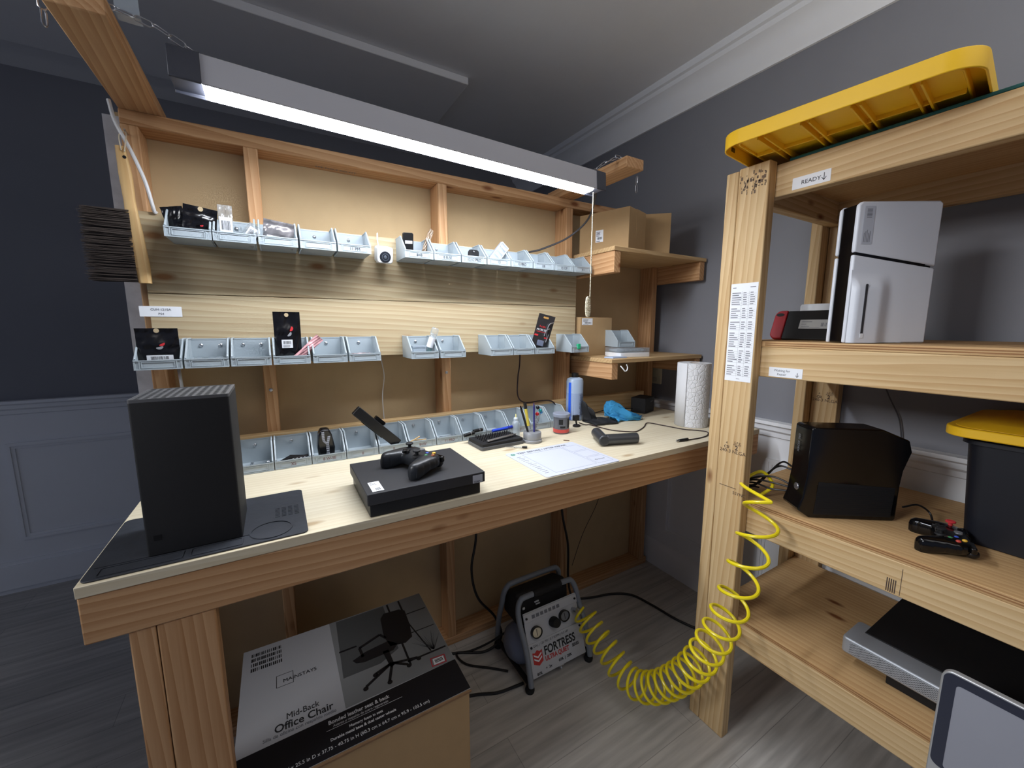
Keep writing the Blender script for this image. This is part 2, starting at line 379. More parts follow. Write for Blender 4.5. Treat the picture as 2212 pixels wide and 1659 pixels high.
# ================================================================== WALL SHELVES (right)
def wall_shelf(zt, label, bh, y0):
    t = thing('wall_shelf', label, 'shelf', (1.25, y0, zt-0.018))
    board('shelf_board', 1.249, 1.872, y0, YM-0.002, zt-0.018, zt, wood('shelf_pine', (205, 176, 132), (176, 140, 96), 'x'), t)
    board('bracket', 1.254, 1.292, y0+0.004, YM-0.002, zt-0.018-bh, zt-0.018, F_Y(), t)
    board('bracket', 1.828, 1.866, y0+0.004, YM-0.002, zt-0.018-bh, zt-0.018, F_Y(), t)
    return t
wall_shelf(0.336, 'upper wooden wall shelf carrying the large cardboard boxes', 0.089, 1.278)
wall_shelf(-0.140, 'lower wooden wall shelf with a white hook under its corner', 0.072, 1.27)
b = MB(); b.tube(smoothpath([(1.300, 1.268, -0.170), (1.304, 1.256, -0.182), (1.312, 1.253, -0.192), (1.324, 1.253, -0.190), (1.328, 1.253, -0.176), (1.322, 1.254, -0.164)], 6), 0.0026, 8)
tag(b.build('cup_hook', WHT), 'small white cup hook screwed into the front of the lower wall shelf', 'hook')

# ================================================================== WORKBENCH
ZB = -0.435
t = thing('workbench', 'long pale pine workbench under the tube light', 'workbench', (0.7, 0.905, FZ))
board('tabletop', -0.322, 1.769, 0.905, 1.533, ZB-0.021, ZB, TOPW, t, 0.0012)
board('front_rail', -0.321, 1.769, 0.906, 0.944, ZB-0.110, ZB-0.021, F_X(), t)
board('end_rail', 1.731, 1.769, 0.944, 1.533, ZB-0.110, ZB-0.021, F_Y(), t)
board('end_rail', -0.265, -0.227, 0.996, 1.533, ZB-0.110, ZB-0.021, F_Y(), t)
def leg(x, mx):
    b = MB(); s = 1 if not mx else -1
    xa = [x, x+0.0375*s]; xb = [x+0.039*s, x+0.1275*s]
    b.box(min(xa), max(xa), 0.908, 0.997, FZ, ZB-0.110); b.box(min(xb), max(xb), 0.9075, 0.9455, FZ, ZB-0.110)
    return b.build('leg', F_Z(), t, bevel=0.003)
leg(-0.265, False); leg(1.66, True)
board('back_ledger', -0.30, 1.72, 1.497, 1.533, ZB, ZB+0.0885, TOPW if False else W_X(), t)

# ================================================================== BINS
BW, BD, BH, LIP = 0.1005, 0.115, 0.079, 0.026
def bin_mesh():
    """open-front stacking bin; origin at back-bottom-centre, opens to -y"""
    b = MB(); w = BW/2; th = 0.0022
    b.box(-w+0.004, w-0.004, -BD+0.003, 0, 0, th)                     # base
    b.box(-w+0.002, w-0.002, -th, 0, 0, BH-0.001)                     # back
    side = [(-BD, 0), (0, 0), (0, BH), (-BD*0.45, BH), (-BD*0.30-0.02, BH*0.985), (-BD+0.004, LIP+0.010), (-BD, LIP)]
    side = [(-BD+0.002, 0.001), (0, 0.001), (0, BH), (-0.055, BH), (-0.065, BH-0.004), (-BD+0.004, LIP+0.004), (-BD+0.002, LIP)]
    for s in (-1, 1):
        b.prism(side, s*(w-0.002)-0.0011, s*(w-0.002)+0.0011, 'x')
        # flange running along the top/slope edge
        for (a, c) in (((0, BH), (-0.058, BH)), ((-0.058, BH), (-BD+0.002, LIP+0.002))):
            b.tube([(s*(w-0.0028), a[0], a[1]), (s*(w-0.0028), c[0], c[1])], 0.0026, 6)
        b.box(s*w-0.004 if s > 0 else s*w, s*w if s > 0 else s*w+0.004, -BD-0.001, -BD+0.004, 0, LIP+0.002)   # corner post
        b.box(s*(w-0.0035)-0.0006, s*(w-0.0035)+0.0006, -0.052, -0.050, 0.003, BH-0.003)
        b.box(s*(w-0.012)-0.0012, s*(w-0.012)+0.0012, -BD-0.0015, -BD+0.001, 0.002, LIP-0.002)
    b.box(-w+0.002, w-0.002, -BD, -BD+0.002, 0, LIP)                  # front lip
    b.box(-w, w, -BD-0.002, -BD+0.003, LIP-0.003, LIP)                # lip rim
    b.box(-w, w, -BD-0.002, -BD+0.002, 0, 0.003)                      # lower rim
    b.ring([(-w+0.015, 0.0045), (w-0.015, 0.0045), (w-0.015, LIP-0.0045), (-w+0.015, LIP-0.0045)], [(-w+0.017, 0.0065), (w-0.017, 0.0065), (w-0.017, LIP-0.0065), (-w+0.017, LIP-0.0065)], -BD-0.0015, -BD+0.001, 'y')
    b.box(-w, w, -0.003, 0, BH-0.004, BH)
    return b
def screw_b(xs):
    b = MB()
    for x in xs: b.lathe([(0.0055, 0.0), (0.0050, -0.002), (0.0028, -0.0036), (0.0012, -0.0038)], (x, -0.0024, 0.058), 14, 'y')
    return b
proto = {}
def mk_proto(kind):
    o = thing('storage_bin', 'p', 'bin', (0, 0, 0), world=False)
    bb = bin_mesh().build('bin_body', BIN, o, bevel=0.0)
    for sx_ in ([], [0.0], [-0.024, 0.024])[kind]: screw_b([sx_]).build('screw', STEEL, bb)
    return o
BINS = {}
def place_bin(key, x0, zb, yback, kind, label, group, hand=None, red=False, hs=0.014):
    if kind not in proto: proto[kind] = o = mk_proto(kind)
    else: o = dup(proto[kind])
    if o.get('_used'):  # children of prototype may have text; copy only body and screw
        pass
    o['_used'] = 1
    o.location = (x0+BW/2, yback, zb); o['label'] = label; o['category'] = 'bin'; o['group'] = group
    BINS[key] = o
    return o
HW = mat('marker_ink', (30, 30, 36), 0.6); HWR = mat('reddish_marker_ink', (110, 70, 66), 0.7)
specs = []
G1, G2, G3 = 'grey bins in the top row', 'grey bins in the middle row', 'grey bins along the back of the bench'
Z1, Z2, Z3 = 0.2345, -0.1135, ZB+0.001
top = [(-0.229, 1, 'grey bin at the left end of the top row, two black foil pouches inside', None),
       (-0.126, 1, 'grey top-row bin holding clear sleeves with white barcode stickers', None),
       (-0.020, 1, 'grey top-row bin holding a crinkled silver bag with a white tag', None),
       (0.086, 1, 'empty grey top-row bin between the silver bag bin and the bin marked 11 PM', None),
       (0.191, 1, 'empty grey top-row bin marked 11 PM, just left of the white camera', '11 PM'),
       (0.402, 0, 'grey top-row bin marked 8+B just right of the white camera', '8+B'),
       (0.506, 1, 'empty grey top-row bin marked 8 B-SE', '8 B-SE'),
       (0.611, 0, 'grey top-row bin marked 12/12 PRO with a dark module inside', '12/12 PRO'),
       (0.716, 0, 'grey top-row bin marked 13 with a clear hinged case sticking out', '13'),
       (0.820, 1, 'empty grey top-row bin marked 13 PRO', '13 PRO'),
       (0.925, 1, 'empty grey top-row bin marked XR', 'XR'),
       (1.030, 1, 'empty grey top-row bin marked 12/12P, second from the right end', '12/12P'),
       (1.135, 0, 'small looking grey bin at the right end of the top row, marked X+', 'X+')]
mid = [(-0.323, 1, 'grey middle-row bin at the left end, filled by a black pouch with white sticker', None),
       (-0.218, 2, 'grey middle-row bin second from left with two dark holes and a clear bag', None),
       (-0.113, 2, 'empty grey middle-row bin third from left with two shiny screws', None),
       (-0.008, 0, 'grey middle-row bin holding a tall black pouch and a crinkled pink bag', None),
       (0.100, 1, 'empty grey middle-row bin right of the tall black pouch', None),
       (0.206, 1, 'grey middle-row bin with a pinkish bag lying inside, before the first gap', None),
       (0.412, 1, 'grey middle-row bin with a clear tube leaning out and a clear box', None),
       (0.520, 1, 'empty grey middle-row bin beside the bin with the clear tube', None),
       (0.728, 0, 'grey middle-row bin left of the one with metal sockets, a thin dark bit inside', None),
       (0.832, 0, 'grey middle-row bin with small metal sockets inside', None),
       (0.937, 0, 'grey middle-row bin holding a black carded tool pack', None),
       (1.130, 0, 'lone grey bin with a green tag at the right end of the middle row', None)]
low = [(-0.336, 1, 'grey bench bin hidden behind the tall black tower, leftmost', None),
       (-0.233, 1, 'grey bench bin behind the tall black tower', None),
       (-0.130, 1, 'grey bench bin just right of the tall black tower with tiny screws inside', None),
       (-0.027, 1, 'grey bench bin marked XS holding small black tools', 'XS'),
       (0.076, 0, 'grey bench bin marked 8 W-SE with a black and grey strap pouch', '8 W-SE'),
       (0.179, 1, 'empty grey bench bin left of the black sensor bar', 'II'),
       (0.283, 0, 'grey bench bin with the black sensor bar leaning into it', 'II'),
       (0.387, 1, 'grey bench bin marked 8+W with wooden sticks', '8+W'),
       (0.491, 1, 'grey bench bin marked 11 PRO', '11 PRO'),
       (0.595, 1, 'empty grey bench bin behind the two black marker pens', None),
       (0.699, 1, 'empty grey bench bin behind the blue pen and bit set', None),
       (0.803, 0, 'grey bench bin behind the clear dropper bottle', 'L 12/11'),
       (0.907, 0, 'grey bench bin behind the pot of ball-head pins', None),
       (1.011, 0, 'grey bench bin at the right end of the row, beside the blue bottle', None)]
todo = []
for i, (x, k, lb, h) in enumerate(top): place_bin(('t', i), x, Z1, 1.514, k, lb, G1); todo.append((('t', i), h, HW))
for i, (x, k, lb, h) in enumerate(mid): place_bin(('m', i), x, Z2, 1.514, k, lb, G2); todo.append((('m', i), h, HW))
for i, (x, k, lb, h) in enumerate(low): place_bin(('l', i), x, Z3, 1.4965, k, lb, G3); todo.append((('l', i), h, HWR))
for key, h, m in todo:
    if h: text(h, 0.014, m, (0, -BD-0.0005, 0.007), (1, 0, 0), (0, 0, 1), BINS[key].children[0], 'handwriting', align='CENTER', sx=0.9)
b = MB(); b.box(-0.018, -0.001, -BD-0.005, -BD+0.006, 0.015, 0.038); b.build('green_tag', mat('green_tag', (40, 168, 120), 0.5), BINS[('m', 11)], bevel=0.002)

# ------------------------------------------------------------------ bin contents
def pouch(label, x, y, z, wd, ht, m, rotz=0, tilt=0, roll=0, name='foil_pouch', cat='pouch', th=0.012, stickers=(), hole=True, seed=1, blob=None):
    t = thing(name, label, cat, (x, y, z), world=False)
    t.rotation_euler = (R(-tilt), R(roll), R(rotz))
    rr = random.Random(seed); ph = [rr.uniform(0, 6) for _ in range(6)]
    def f(sgn):
        def g(u, v):
            e = max(0, min(1, min(u, 1-u)*7))*max(0, min(1, min(v*6, (0.82-v)*6)))
            wob = 0.0016*math.sin(9*u+7*v+ph[0])+0.0010*math.sin(23*u-17*v+ph[1])+0.0008*math.sin(31*v+ph[2])
            return ((u-0.5)*wd, sgn*(th/2*e)+wob+sgn*0.0004, v*ht)
        return g
    b = MB(); b.grid(18, 20, f(-1)); b.grid(18, 20, f(1)); pb = b.build('pouch_body', m, t, smooth=60)
    if hole:
        b = MB(); b.lathe([(0.0001, 0), (0.006, 0), (0.006, -0.0006), (0.0001, -0.0006)], (0, -0.0032, ht*0.94), 16, 'y'); b.build('hang_hole', mat('hole_light', (190, 170, 135), 0.6), pb)
    for (sx, sz, sw, sh) in stickers:
        plate(pb, 'sticker', (sx, -th/2-0.0030, sz), (1, 0, 0), (0, 0, 1), sw, sh, barcode(0.15, 0.85, 0.45, 0.85, 16, seed)+lines(0.12, 0.85, 0.08, 0.4, 3, seed))
    if blob:
        for (sx, sz, s, c, a) in blob:
            b = MB(); pts = [((s*math.cos(q)*1.0), (s*0.45*math.sin(q)+0.25*s*math.cos(q)**2)) for q in [2*math.pi*i/20 for i in range(20)]]
            pts = [(sx+p[0]*math.cos(R(a))-p[1]*math.sin(R(a)), sz+p[0]*math.sin(R(a))+p[1]*math.cos(R(a))) for p in pts]
            b.prism(pts, -th/2-0.0034, -th/2-0.0030, 'y'); b.build('printed_mark', c, pb)
    return t
RED = mat('print_red', (214, 52, 58), 0.5); LG = mat('print_grey', (150, 152, 156), 0.5)
FB = mat('black_foil', (16, 15, 18), 0.22)
xb = lambda k: BINS[k].location.x
pouch('crumpled black foil pouch with white barcode sticker in the leftmost top bin', xb(('t',0))+0.018, 1.442, Z1+0.004, 0.075, 0.088, FB, rotz=8, tilt=-14, roll=6, stickers=[(-0.020, 0.004, 0.052, 0.024)], blob=[(0.004, 0.040, 0.004, RED, 20)], seed=3)
pouch('black foil pouch tucked at the left behind another in the leftmost top bin', xb(('t',0))-0.022, 1.462, Z1+0.004, 0.05, 0.086, FB, rotz=-12, tilt=-10, roll=-9, hole=False, seed=5)
pouch('clear sleeve with a tall white barcode sticker standing in the second top bin', xb(('t',1))-0.020, 1.44, Z1+0.004, 0.034, 0.100, CLEAR, rotz=3, tilt=-8, hole=False, th=0.004, name='plastic_sleeve', cat='sleeve', stickers=[(-0.015, 0.006, 0.030, 0.062)], seed=6)
pouch('curled clear sleeve with a slanted barcode sticker in the second top bin', xb(('t',1))+0.022, 1.436, Z1+0.004, 0.040, 0.062, CLEAR, rotz=14, tilt=-24, roll=30, hole=False, th=0.006, name='plastic_sleeve', cat='sleeve', stickers=[(-0.015, 0.006, 0.028, 0.048)], seed=7)
pouch('crinkled silver plastic bag with a white tag in the third top bin', xb(('t',2))-0.002, 1.442, Z1+0.004, 0.080, 0.074, FOIL, rotz=-6, tilt=-16, roll=8, hole=False, th=0.02, stickers=[(-0.028, 0.012, 0.042, 0.020)], seed=8)
pouch('tall brown translucent bag leaning right in the top bin marked 8+B', xb(('t',5))+0.020, 1.45, Z1+0.004, 0.020, 0.125, mat('smoky_bag', (120, 98, 74), 0.3), rotz=30, tilt=-6, roll=24, hole=False, th=0.006, seed=9)
t = thing('phone_part', 'black phone part with white strip in the top bin marked 8+B', 'phone part', (xb(('t',5))-0.024, 1.455, Z1+0.004), world=False); t.rotation_euler = (R(14), R(-4), R(6))
b = MB(); b.prism(rrect(-0.019, 0.019, 0, 0.088, 0.006), -0.004, 0.004, 'y'); b.build('part_body', BLK, t, bevel=0.001)
b = MB(); b.box(-0.012, 0.014, -0.0055, -0.004, 0.052, 0.062); b.build('white_strip', WHT, t)
t = thing('camera_module', 'dark rounded module with a metal screw in the top bin marked 12/12 PRO', 'module', (xb(('t',7))+0.008, 1.43, Z1+0.004), world=False); t.rotation_euler = (R(12), 0, 0)
b = MB(); b.prism(rrect(-0.021, 0.021, 0, 0.050, 0.012), -0.005, 0.005, 'y'); b.build('module_body', BLKM, t, bevel=0.001)
b = MB(); b.sphere((-0.002, -0.006, 0.043), 0.003); b.build('screw', STEEL, t)
t = thing('parts_case', 'clear hinged parts case leaning out of the top bin marked 13', 'case', (xb(('t',8))-0.012, 1.435, Z1+0.018), world=False); t.rotation_euler = (R(10), R(38), R(6))
b = MB(); b.prism(rrect(-0.020, 0.020, 0, 0.085, 0.003), -0.007, 0.007, 'y'); b.build('case_body', FROST, t, bevel=0.001)
b = MB(); b.ring(rrect(-0.020, 0.020, 0, 0.085, 0.003), rrect(-0.018, 0.018, 0.002, 0.083, 0.003), -0.0075, -0.0065, 'y')
for i in range(4): b.box(-0.013, 0.013, -0.0078, -0.0070, 0.012+i*0.018, 0.021+i*0.018)
b.build('insert', WHT, t)
# middle row contents
pouch('glossy black zip pouch with barcode sticker filling the leftmost middle bin', xb(('m',0))-0.002, 1.438, Z2+0.004, 0.090, 0.106, FB, rotz=2, tilt=-4, stickers=[(-0.026, 0.012, 0.056, 0.022)], blob=[(0.010, 0.062, 0.007, RED, 30), (0.004, 0.053, 0.008, LG, 15)], seed=11)
pouch('tall black zip pouch with a red leaf mark standing in the fourth middle bin', xb(('m',3))-0.006, 1.462, Z2+0.004, 0.074, 0.156, FB, rotz=0, tilt=-3, stickers=[(-0.018, 0.044, 0.030, 0.026)], blob=[(0.012, 0.103, 0.008, RED, 70), (0.006, 0.086, 0.008, LG, 50)], seed=12)
pouch('crinkled pink bag leaning right in the fourth middle bin', xb(('m',3))+0.004, 1.432, Z2+0.004, 0.026, 0.110, mat('pink_bag', (196, 146, 150), 0.25), rotz=10, tilt=-6, roll=46, hole=False, th=0.014, seed=13)
pouch('thin black wrapped part leaning beside the pink bag', xb(('m',3))+0.020, 1.44, Z2+0.004, 0.020, 0.085, FB, rotz=8, tilt=-6, roll=36, hole=False, th=0.014, seed=14)
pouch('clear crumpled bag lying low in the second middle bin', xb(('m',1))+0.004, 1.42, Z2+0.004, 0.080, 0.028, CLEAR, hole=False, th=0.02, tilt=-20, seed=15, name='plastic_bag', cat='bag')
pouch('pinkish clear bag lying in the bin before the first gap', xb(('m',5))-0.010, 1.425, Z2+0.004, 0.060, 0.024, mat('pink_clear_bag', (214, 176, 178), 0.25), hole=False, th=0.02, tilt=-20, seed=16, name='plastic_bag', cat='bag')
t = thing('clear_box', 'small clear lidded box standing in the bin with the leaning tube', 'box', (xb(('m',6))-0.012, 1.44, Z2+0.004), world=False)
b = MB(); b.prism(rrect(-0.024, 0.024, 0, 0.040, 0.004), -0.014, 0.014, 'y'); b.build('box_body', FROST, t, bevel=0.001)
b = MB(); b.prism(rrect(-0.026, 0.026, 0.036, 0.042, 0.002), -0.016, 0.016, 'y'); b.build('box_lid', FROST, t)
t = thing('sample_tube', 'clear capped tube with white label leaning out of a middle bin', 'tube', (xb(('m',6))+0.020, 1.445, Z2+0.006), world=False); t.rotation_euler = (R(10), R(17), 0)
b = MB(); b.lathe([(0.004, 0), (0.011, 0.004), (0.012, 0.01), (0.012, 0.085), (0.011, 0.088)], (0, 0, 0), 24); b.build('tube_body', CLEAR, t)
b = MB(); b.lathe([(0.0124, 0.035), (0.0124, 0.072)], (0, 0, 0), 24); b.build('tube_label', PAPER, t)
b = MB(); b.lathe([(0.0135, 0.085), (0.0138, 0.105), (0.010, 0.110)], (0, 0, 0), 24); b.build('tube_cap', CLEAR, t)
b = MB(); b.cyl((0.002, -0.002, 0.008), (0.002, -0.002, 0.034), 0.008); b.build('teal_plug', mat('teal_plug', (70, 128, 128), 0.4), t)
t = thing('drill_bit', 'thin dark bit standing in the middle bin left of the metal sockets', 'bit', (xb(('m',8))-0.030, 1.44, Z2+0.004), world=False)
b = MB(); b.cyl((0, 0, 0), (-0.004, 0.004, 0.036), 0.0022); b.build('bit_shaft', BLK, t)
for i, (dx, a, l) in enumerate(((-0.026, 20, 0.014), (-0.006, 75, 0.020), (0.018, 82, 0.030))):
    t = thing('socket_bit', ['small dark metal socket lying left in the fourth-from-right middle bin', 'small dark metal socket lying in the centre of the sockets bin', 'longer metal socket lying at the right of the sockets bin'][i], 'socket', (xb(('m',9))+dx, 1.425, Z2+0.016), world=False, group='sockets in a middle-row bin'); t.rotation_euler = (R(70), 0, R(a))
    b = MB(); b.lathe([(0.005, -l/2), (0.007, -l/2+0.002), (0.007, 0), (0.0045, 0.002), (0.0045, l/2)], (0, 0, 0), 16); b.build('socket_body', mat('dark_steel', (96, 94, 96), 0.3, metal=0.9), t)
# carded tool pack
t = thing('carded_tool_pack', 'black carded tool pack with chrome tools and red print standing in the middle bin', 'tool pack', (xb(('m',10))-0.008, 1.445, Z2+0.004), world=False); t.rotation_euler = (R(6), R(12), R(-4))
b = MB(); b.k = 0; b.prism([(-0.040, 0), (0.038, 0), (0.046, 0.165), (-0.036, 0.165)], -0.001, 0.001, 'y'); b.build('card', mat('card_black_print', (46, 45, 48), 0.3), t)
b = MB(); b.prism(rrect(-0.012, 0.014, 0.148, 0.156, 0.003), -0.0016, -0.001, 'y'); b.build('hang_slot', mat('slot_tan', (196, 150, 84), 0.5), t)
text('Pro\'sKit', 0.012, RED, (-0.022, -0.002, 0.108), (1, 0, 0), (0, 0, 1), t, 'lettering', sx=0.8); text('PROBE SET', 0.012, PAPER, (-0.032, -0.002, 0.094), (1, 0, 0), (0, 0, 1), t, sx=0.9)
b = MB(); b.box(-0.030, 0.020, -0.0016, -0.001, 0.088, 0.090); b.box(-0.036, -0.018, -0.0016, -0.001, 0.070, 0.077); b.box(0.014, 0.034, -0.0016, -0.001, 0.064, 0.070); b.build('red_print', RED, t)
for k, pts in enumerate(([(0.040, 0, 0.140), (0.022, 0, 0.128), (0.018, 0, 0.10), (0.022, 0, 0.07)], [(0.028, 0, 0.110), (0.014, 0, 0.10), (0.010, 0, 0.075)], [(0.030, 0, 0.085), (0.024, 0, 0.05)])):
    b = MB(); b.tube(smoothpath([(p[0], -0.006, p[2]) for p in pts], 6), 0.0018, 8); b.build('chrome_tool', STEEL, t)
b = MB(); b.prism(rrect(-0.014, 0.014, 0.030, 0.054, 0.003), -0.008, -0.001, 'y'); b.build('module', mat('module_blue_grey', (120, 128, 150), 0.3), t)

# low row contents
def small_screws(key, label, n=26):
    b = MB(); rr = random.Random(4)
    for i in range(n):
        x = rr.uniform(-0.042, 0.042); y = rr.uniform(-0.095, -0.02); a = rr.uniform(0, 6.28); b.tube([(x, y, 0.005), (x+0.007*math.cos(a), y+0.007*math.sin(a), 0.005+rr.uniform(0, 0.004))], [0.0028, 0.0012], 6)
    bb = BINS[key].location; o = b.build('loose_screws', STEEL); o.location = bb; tag(o, label, 'screws', kind='stuff')
small_screws(('l', 2), 'scatter of tiny steel screws in the bench bin beside the tall black tower')
t = thing('pliers', 'black handled tool lying in the bench bin marked XS', 'tool', (xb(('l',3))+0.004, 1.425, Z3+0.006), world=False)
b = MB(); b.tube([(-0.038, 0.0, 0.004), (-0.01, 0.006, 0.014), (0.028, 0.002, 0.012)], [0.005, 0.007, 0.004], 8); b.build('handle', BLK, t)
b = MB(); b.tube([(-0.03, -0.012, 0.006), (0.0, -0.01, 0.010), (0.040, -0.006, 0.016)], [0.004, 0.006, 0.004], 8); b.build('jaw', mat('dark_steel2', (70, 68, 70), 0.3, metal=0.8), t)
for i in range(4):
    b = MB(); b.sphere((-0.004+i*0.011, -0.018, 0.013), 0.0028, 10, 8); b.build('rivet', STEEL, t)
t = thing('strap_pouch', 'black pouch with two grey straps standing in the bench bin marked 8 W-SE', 'pouch', (xb(('l',4))-0.006, 1.435, Z3+0.004), world=False); t.rotation_euler = (R(8), 0, R(4))
b = MB(); b.prism([(-0.022, 0), (0.024, 0), (0.027, 0.035), (0.018, 0.082), (0.010, 0.100), (-0.014, 0.102), (-0.022, 0.085), (-0.026, 0.04)], -0.018, 0.012, 'y'); b.build('pouch_body', FB, t, bevel=0.005)
for pts in ([(-0.010, 0, 0.095), (-0.008, 0, 0.065), (0.004, 0, 0.045), (0.002, 0, 0.004)], [(0.008, 0, 0.078), (0.003, 0, 0.045), (0.006, 0, 0.004)]):
    b = MB(); P = smoothpath([(p[0], -0.0195, p[2]) for p in pts], 5)
    for i in range(len(P)-1):
        a, c = P[i], P[i+1]; b.add([(a.x-0.004, a.y, a.z), (a.x+0.004, a.y, a.z), (c.x+0.004, c.y, c.z), (c.x-0.004, c.y, c.z)], [(0, 1, 2, 3)])
    b.build('strap', mat('grey_strap', (138, 140, 148), 0.5), t, solid=0.0012)
t = thing('sensor_bar', 'long black sensor bar leaning out of the bench bins', 'sensor bar', (0.352, 1.405, ZB+0.022), world=False); t.rotation_euler = (R(0), R(-45), R(0))
b = MB(); b.prism(rrect(-0.017, 0.017, 0, 0.192, 0.004), -0.011, 0.011, 'y'); b.build('bar_body', BLK, t, bevel=0.002)
b = MB(); b.prism(rrect(-0.019, -0.0165, 0.06, 0.15, 0.001), -0.008, 0.008, 'y'); b.prism(rrect(0.017, 0.030, 0.085, 0.125, 0.004), -0.009, 0.009, 'y'); b.build('glossy_window', GLOSS, t)
for i, (p0, p1) in enumerate((((-0.030, -0.05, 0.006), (0.012, -0.04, 0.020)), ((-0.020, -0.08, 0.006), (0.030, -0.06, 0.012)), ((-0.005, -0.03, 0.006), (0.032, -0.055, 0.010)))):
    b = MB(); B0 = BINS[('l', 7)].location; b.tube([Vector(B0)+Vector(p0), Vector(B0)+Vector(p1)], 0.0028, 6)
    tag(b.build('wooden_stick', mat('stick_wood', (196, 160, 104), 0.6)), ['longest pale wooden stick propped in the bench bin marked 8+W', 'flat wooden stick lying in front in the bench bin marked 8+W', 'short wooden stick lying across the others in the bin marked 8+W'][i], 'stick', 'wooden sticks in a bench bin')
pouch('pale clear bag lying in the bench bin marked 11 PRO', xb(('l',8)), 1.41, Z3+0.004, 0.07, 0.022, CLEAR, hole=False, th=0.016, tilt=-20, seed=21, name='plastic_bag', cat='bag')

# ================================================================== WHITE CUBE CAMERA
t = thing('security_camera', 'small white cube security camera hung between the top bins', 'camera', (0.346, 1.47, 0.245))
b = MB(); b.M = Matrix.Translation((0.346, 1.465, 0.248)) @ Matrix.Rotation(R(14), 4, 'X'); b.prism(rrect(-0.026, 0.026, -0.027, 0.027, 0.009), -0.026, 0.026, 'y'); b.build('camera_body', WHT, t, bevel=0.003)
b = MB(); b.M = Matrix.Translation((0.346, 1.465, 0.248)) @ Matrix.Rotation(R(14), 4, 'X')
b.lathe([(0.001, -0.0275), (0.018, -0.0275), (0.019, -0.026), (0.019, -0.024)], (0, 0, -0.006), 28, 'y'); lf = b.build('lens_face', mat('dark_lens_face', (40, 42, 48), 0.2), t)
b = MB(); b.M = Matrix.Translation((0.346, 1.465, 0.248)) @ Matrix.Rotation(R(14), 4, 'X')
b.ring(circ(0, -0.006, 0.012), circ(0, -0.006, 0.010), -0.0290, -0.0272, 'y'); b.lathe([(0.0005, -0.030), (0.005, -0.029), (0.006, -0.027)], (0, 0, -0.006), 20, 'y'); b.build('lens', mat('lens_grey', (120, 128, 140), 0.15, metal=0.6), lf)
b = MB(); b.box(0.330, 0.362, 1.488, 1.514, 0.226, 0.236); b.build('mount', WHT, t)
b = MB(); b.tube(smoothpath([(0.341, 1.488, 0.262), (0.336, 1.500, 0.292), (0.338, 1.512, 0.322), (0.345, 1.540, 0.318), (0.350, 1.60, 0.2)], 6), 0.0022, 8); b.build('cord', WCABLE, t)

# ================================================================== TUBE LIGHT
YL = 1.14
def tilt(x): return -0.028*(x+0.09)/1.11
t = thing('tube_light', 'long grey shop light with bright white lens hung over the bench on chains', 'light', (0.48, YL, 0.53))
HOUS = mat('light_housing', (180, 180, 186), 0.5)
def seg(b, x0, x1, sect):
    n = len(sect); vs = [(x0, y, z+tilt(x0)) for y, z in sect]+[(x1, y, z+tilt(x1)) for y, z in sect]
    b.add(vs, [tuple(range(n))[::-1], tuple(range(n, 2*n))]+[(i, (i+1) % n, n+(i+1) % n, n+i) for i in range(n)])
sect = [(YL, 0.514), (YL+0.003, 0.512), (YL+0.005, 0.513), (YL+0.005, 0.519), (YL+0.070, 0.519), (YL+0.070, 0.513), (YL+0.072, 0.512), (YL+0.075, 0.514), (YL+0.070, 0.572), (YL+0.062, 0.577), (YL+0.012, 0.577), (YL+0.004, 0.572)]
b = MB(); seg(b, -0.095, 1.020, sect); b.build('housing', HOUS, t, smooth=20)
s2 = [(YL+0.036+(y-YL-0.0375)*1.03, 0.549+(z-0.549)*1.04) for y, z in sect]
b = MB(); seg(b, -0.150, -0.095, s2); b.build('end_cap', mat('dark_end_cap', (58, 60, 70), 0.5), t, bevel=0.002)
b = MB(); seg(b, 1.020, 1.062, s2); b.build('end_cap', MATS['dark_end_cap'], t, bevel=0.002)
lens = [(YL+0.006, 0.520), (YL+0.007, 0.512), (YL+0.013, 0.508), (YL+0.062, 0.508), (YL+0.068, 0.512), (YL+0.069, 0.520)]
b = MB(); seg(b, -0.088, 1.012, lens); b.build('lens', mat('led_lens', (240, 246, 255), 0.4, emit=LENS_EMISSION), t, smooth=0)
b = MB(); P = [(1.006, YL+0.004, 0.490+tilt(1.0)), (1.004, YL, 0.10)]
for i in range(90):
    q = i/89; b.sphere((1.006-0.003*q, YL+0.002, 0.495+tilt(1.0)-(0.385)*q), 0.0023, 8, 6)
b.build('pull_chain', mat('bead_chain', (214, 206, 182), 0.25, metal=0.7), t)
b = MB()
for k, (rx, rz, oy, ox) in enumerate(((0.0075, 0.036, 0.0, 0.0), (0.0065, 0.034, 0.005, -0.005), (0.007, 0.036, -0.005, -0.009))):
    for i in range(44):
        a = 2*math.pi*i/44; b.sphere((0.999+ox+rx*math.cos(a), YL+0.002+oy, 0.072+rz*math.sin(a)), 0.0023, 8, 6)
b.build('coiled_pull', MATS['bead_chain'], t)
